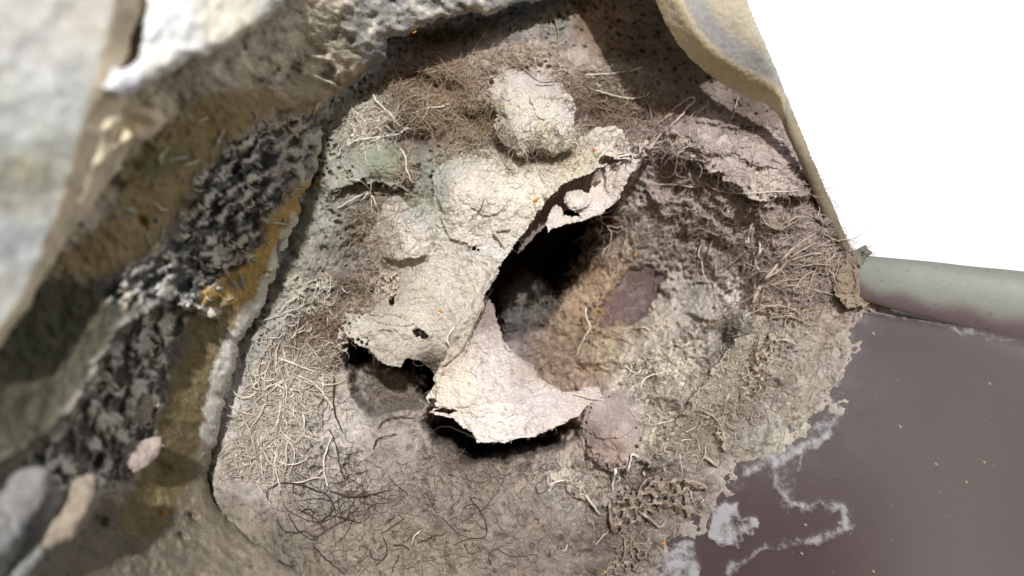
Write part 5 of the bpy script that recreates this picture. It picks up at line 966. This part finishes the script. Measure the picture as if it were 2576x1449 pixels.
t_.links.new(mr_.outputs[0], mx_.inputs[0]); t_.links.new(oldc, mx_.inputs[6]); t_.links.new(mx_.outputs[2], bsdf.inputs['Base Color'])
# dust grains sitting on the panel
r = np.random.default_rng(8); n = 1000
x = r.uniform(1750, 2600, n); y = r.uniform(800, 1460, n)
dp = panel_depth(x, y); sz = r.uniform(0.3, 0.95, n) * np.where(r.random(n) > 0.97, 2.2, 1)
okk = (segdist(PB, x, y)[1] < 0) & (y > 790 + (x - 2200) * 0.25)
x, y, dp, sz = x[okk], y[okk], dp[okk], sz[okk]; n = len(x)
base = np.array([(1, 0, 0), (-1, 0, 0), (0, 1, 0), (0, -1, 0), (0, 0, 1), (0, 0, -1)], float)
tr = np.array([(0, 2, 4), (2, 1, 4), (1, 3, 4), (3, 0, 4), (2, 0, 5), (1, 2, 5), (3, 1, 5), (0, 3, 5)])
vv = P3(x, y, dp - 0.4)[:, None] + base[None] * (sz[:, None] * K * r.uniform(0.6, 1.3, (n, 6)))[..., None]
tt = (tr[None] + (np.arange(n) * 6)[:, None, None]).reshape(-1, 3)
cc = np.repeat(lin(np.array([(176, 166, 140)])) * r.uniform(0.5, 1.2, (n, 1)), 6, 0)
me = raw_mesh("dust", vv.reshape(-1, 3), np.zeros((0, 4), int), cc, tt, False)
o = link("dust", me, M_FIB, panel); o['kind'] = 'stuff'

# rolled trim: a half-round strip swept along a gentle curve
trim = thing("rolled_trim", "rounded brown plastic trim, grey-green sky reflection painted on its upper side, running right from the nest corner, above the brown panel", "trim", (0, 0, 0))
TC = np.array([(2110, 696), (2150, 694), (2200, 704), (2260, 716), (2340, 730), (2430, 747), (2520, 762), (2620, 780), (2760, 805)], float)
n = 90; q = catmull(TC, n); f = np.linspace(0, 1, n)
dep = 100 - 160 * f ** 1.1; half = 46 + 52 * f
half = half * ss(-0.12, 0.10, f)
vs = []; cs = []; m_ = 40
for i in range(n):
    t = q[min(i + 1, n - 1)] - q[max(i - 1, 0)]; t /= np.linalg.norm(t); nn = np.array([t[1], -t[0]])
    for j in range(m_ + 1):
        a = math.pi * (-0.43 + 1.04 * j / m_)
        a2 = a
        rr_ = half[i]; x_ = q[i] + nn * math.sin(a2) * rr_; dd = dep[i] - math.cos(a2) * rr_ * 0.27
        vs.append(P3(x_[0], x_[1], dd)); 
        k = 0.5 + 0.5 * math.sin(a2); no = 0.06 * rr.normal(0, 1)
        g = ss(0.16, 0.46, k + 0.05 * math.sin(i * 0.31)) * ss(0.02, 0.12, f[i] + 0.03 * math.sin(j * 0.7)); cs.append((1 + no * 0.5) * (0.62 if rr.random() > 0.994 else 1) * (lin((98, 84, 86)) * (1 - g) + lin((124, 127, 118)) * g))  # sky reflection painted into the upper side, brown left below and at the start
idx = np.arange(n * (m_ + 1)).reshape(n, m_ + 1)
Q = np.stack([idx[:-1, :-1], idx[1:, :-1], idx[1:, 1:], idx[:-1, 1:]], -1).reshape(-1, 4)
M_PL2 = plastic_mat("trim_plastic", None, 0.5)
link("trim_body", raw_mesh("trim_body", np.array(vs), Q, np.array(cs)), M_PL2, trim)
# grime lump on the corner of the trim
gr = plain_sheet("grime_clump", [(2130, 640), (2150, 630), (2182, 624), (2198, 632), (2180, 648), (2166, 665), (2160, 700), (2166, 745), (2188, 762), (2150, 780), (2110, 760), (2095, 700)],
    [(2130, 640, 60), (2190, 630, 50), (2180, 700, 40), (2120, 740, 45), (2190, 770, 50)], [(2150, 700, (136, 120, 104)), (2190, 630, (110, 108, 98)), (2160, 770, (150, 136, 118))], 751, 12, M_FELT, nest, 2, 1.6, 8, 18)

# ------------------------------------------------------------------ orange crumbs
M_OR, n_, p_ = new_mat("orange_crumb")
tc = n_.nodes.new("ShaderNodeTexCoord"); no = n_.nodes.new("ShaderNodeTexNoise"); no.inputs['Scale'].default_value = 900
cr = n_.nodes.new("ShaderNodeValToRGB"); cr.color_ramp.elements[0].color = (0.42, 0.15, 0.035, 1); cr.color_ramp.elements[1].color = (0.75, 0.40, 0.10, 1)
n_.links.new(tc.outputs['Object'], no.inputs['Vector']); n_.links.new(no.outputs[0], cr.inputs[0]); n_.links.new(cr.outputs[0], p_.inputs['Base Color']); p_.inputs['Roughness'].default_value = 0.8
CR = [(1348, 503, 9, "bright orange crumb on the pale sheet beside the large hollow"), (1499, 379, 8, "yellow crumb near the top right of the pale sheet"), (1448, 392, 7, "tan crumb on the pale sheet left of the yellow one"),
      (1261, 264, 8, "brown crumb on the left side of the upper flap"), (1005, 506, 5, "small orange crumb on top of the left lobe of the sheet"), (985, 603, 4, "tiny orange crumb low on the left rounded lobe"), (1110, 783, 6, "red-brown crumb on the narrow middle of the sheet"),
      (1669, 275, 6, "orange crumb among the roots right of the upper flap"), (1646, 470, 6, "rusty crumb on the right wall below the long pale hair"), (1659, 517, 6, "rusty crumb on the right wall above the bare brown patch"), (1600, 640, 7, "amber crumb at the top of the bare brown patch"),
      (1329, 1105, 5, "small orange crumb hanging on the lower lip"), (803, 402, 7, "orange crumb on the stone edge at left"), (1521, 1440, 5, "orange crumb on the floor at the bottom edge"), (2025, 780, 6, "orange crumb near the plastic corner at right"), (1043, 80, 8, "peach crumb on the tip of the stone arch at top"), (413, 1290, 9, "blurred orange crumb low on the mossy stone"), (1671, 1366, 7, "rust crumb on the grey floor by the chalky stain")]
for u, v, rr2, lab in CR:
    r = np.random.default_rng(int(u + v)); d0 = float(topd(np.array([u]), np.array([v]))[0])
    a = np.arange(8) * math.pi / 4; rad = rr2 * r.uniform(0.6, 1.15, 8); ro = r.random() * 3
    px = u + np.cos(a) * rad * 1.2 * math.cos(ro) - np.sin(a) * rad * 0.6 * math.sin(ro); py = v + np.cos(a) * rad * 1.2 * math.sin(ro) + np.sin(a) * rad * 0.6 * math.cos(ro)
    top = P3(u + (px - u) * 0.6, v + (py - v) * 0.6, d0 - rr2 * 0.75 + r.normal(0, 0.8, 8)); mid_ = P3(px, py, d0 - rr2 * 0.3 + r.normal(0, 0.5, 8)); bot = P3(u + (px - u) * 0.7, v + (py - v) * 0.7, np.full(8, d0 + 2.0))
    vv = np.vstack([top, mid_, bot, P3(u, v, d0 - rr2 * 0.85)[None]]); c0 = vv.mean(0)
    Q = [(i, (i + 1) % 8, 8 + (i + 1) % 8, 8 + i) for i in range(8)] + [(8 + i, 8 + (i + 1) % 8, 16 + (i + 1) % 8, 16 + i) for i in range(8)]
    T = [(24, (i + 1) % 8, i) for i in range(8)]
    o = link("crumb", raw_mesh("crumb", vv - c0, np.array(Q), None, np.array(T), True), M_OR); o.location = c0
    o['label'] = lab; o['category'] = "crumb"; o['group'] = "orange crumbs caught on the nest and stone"
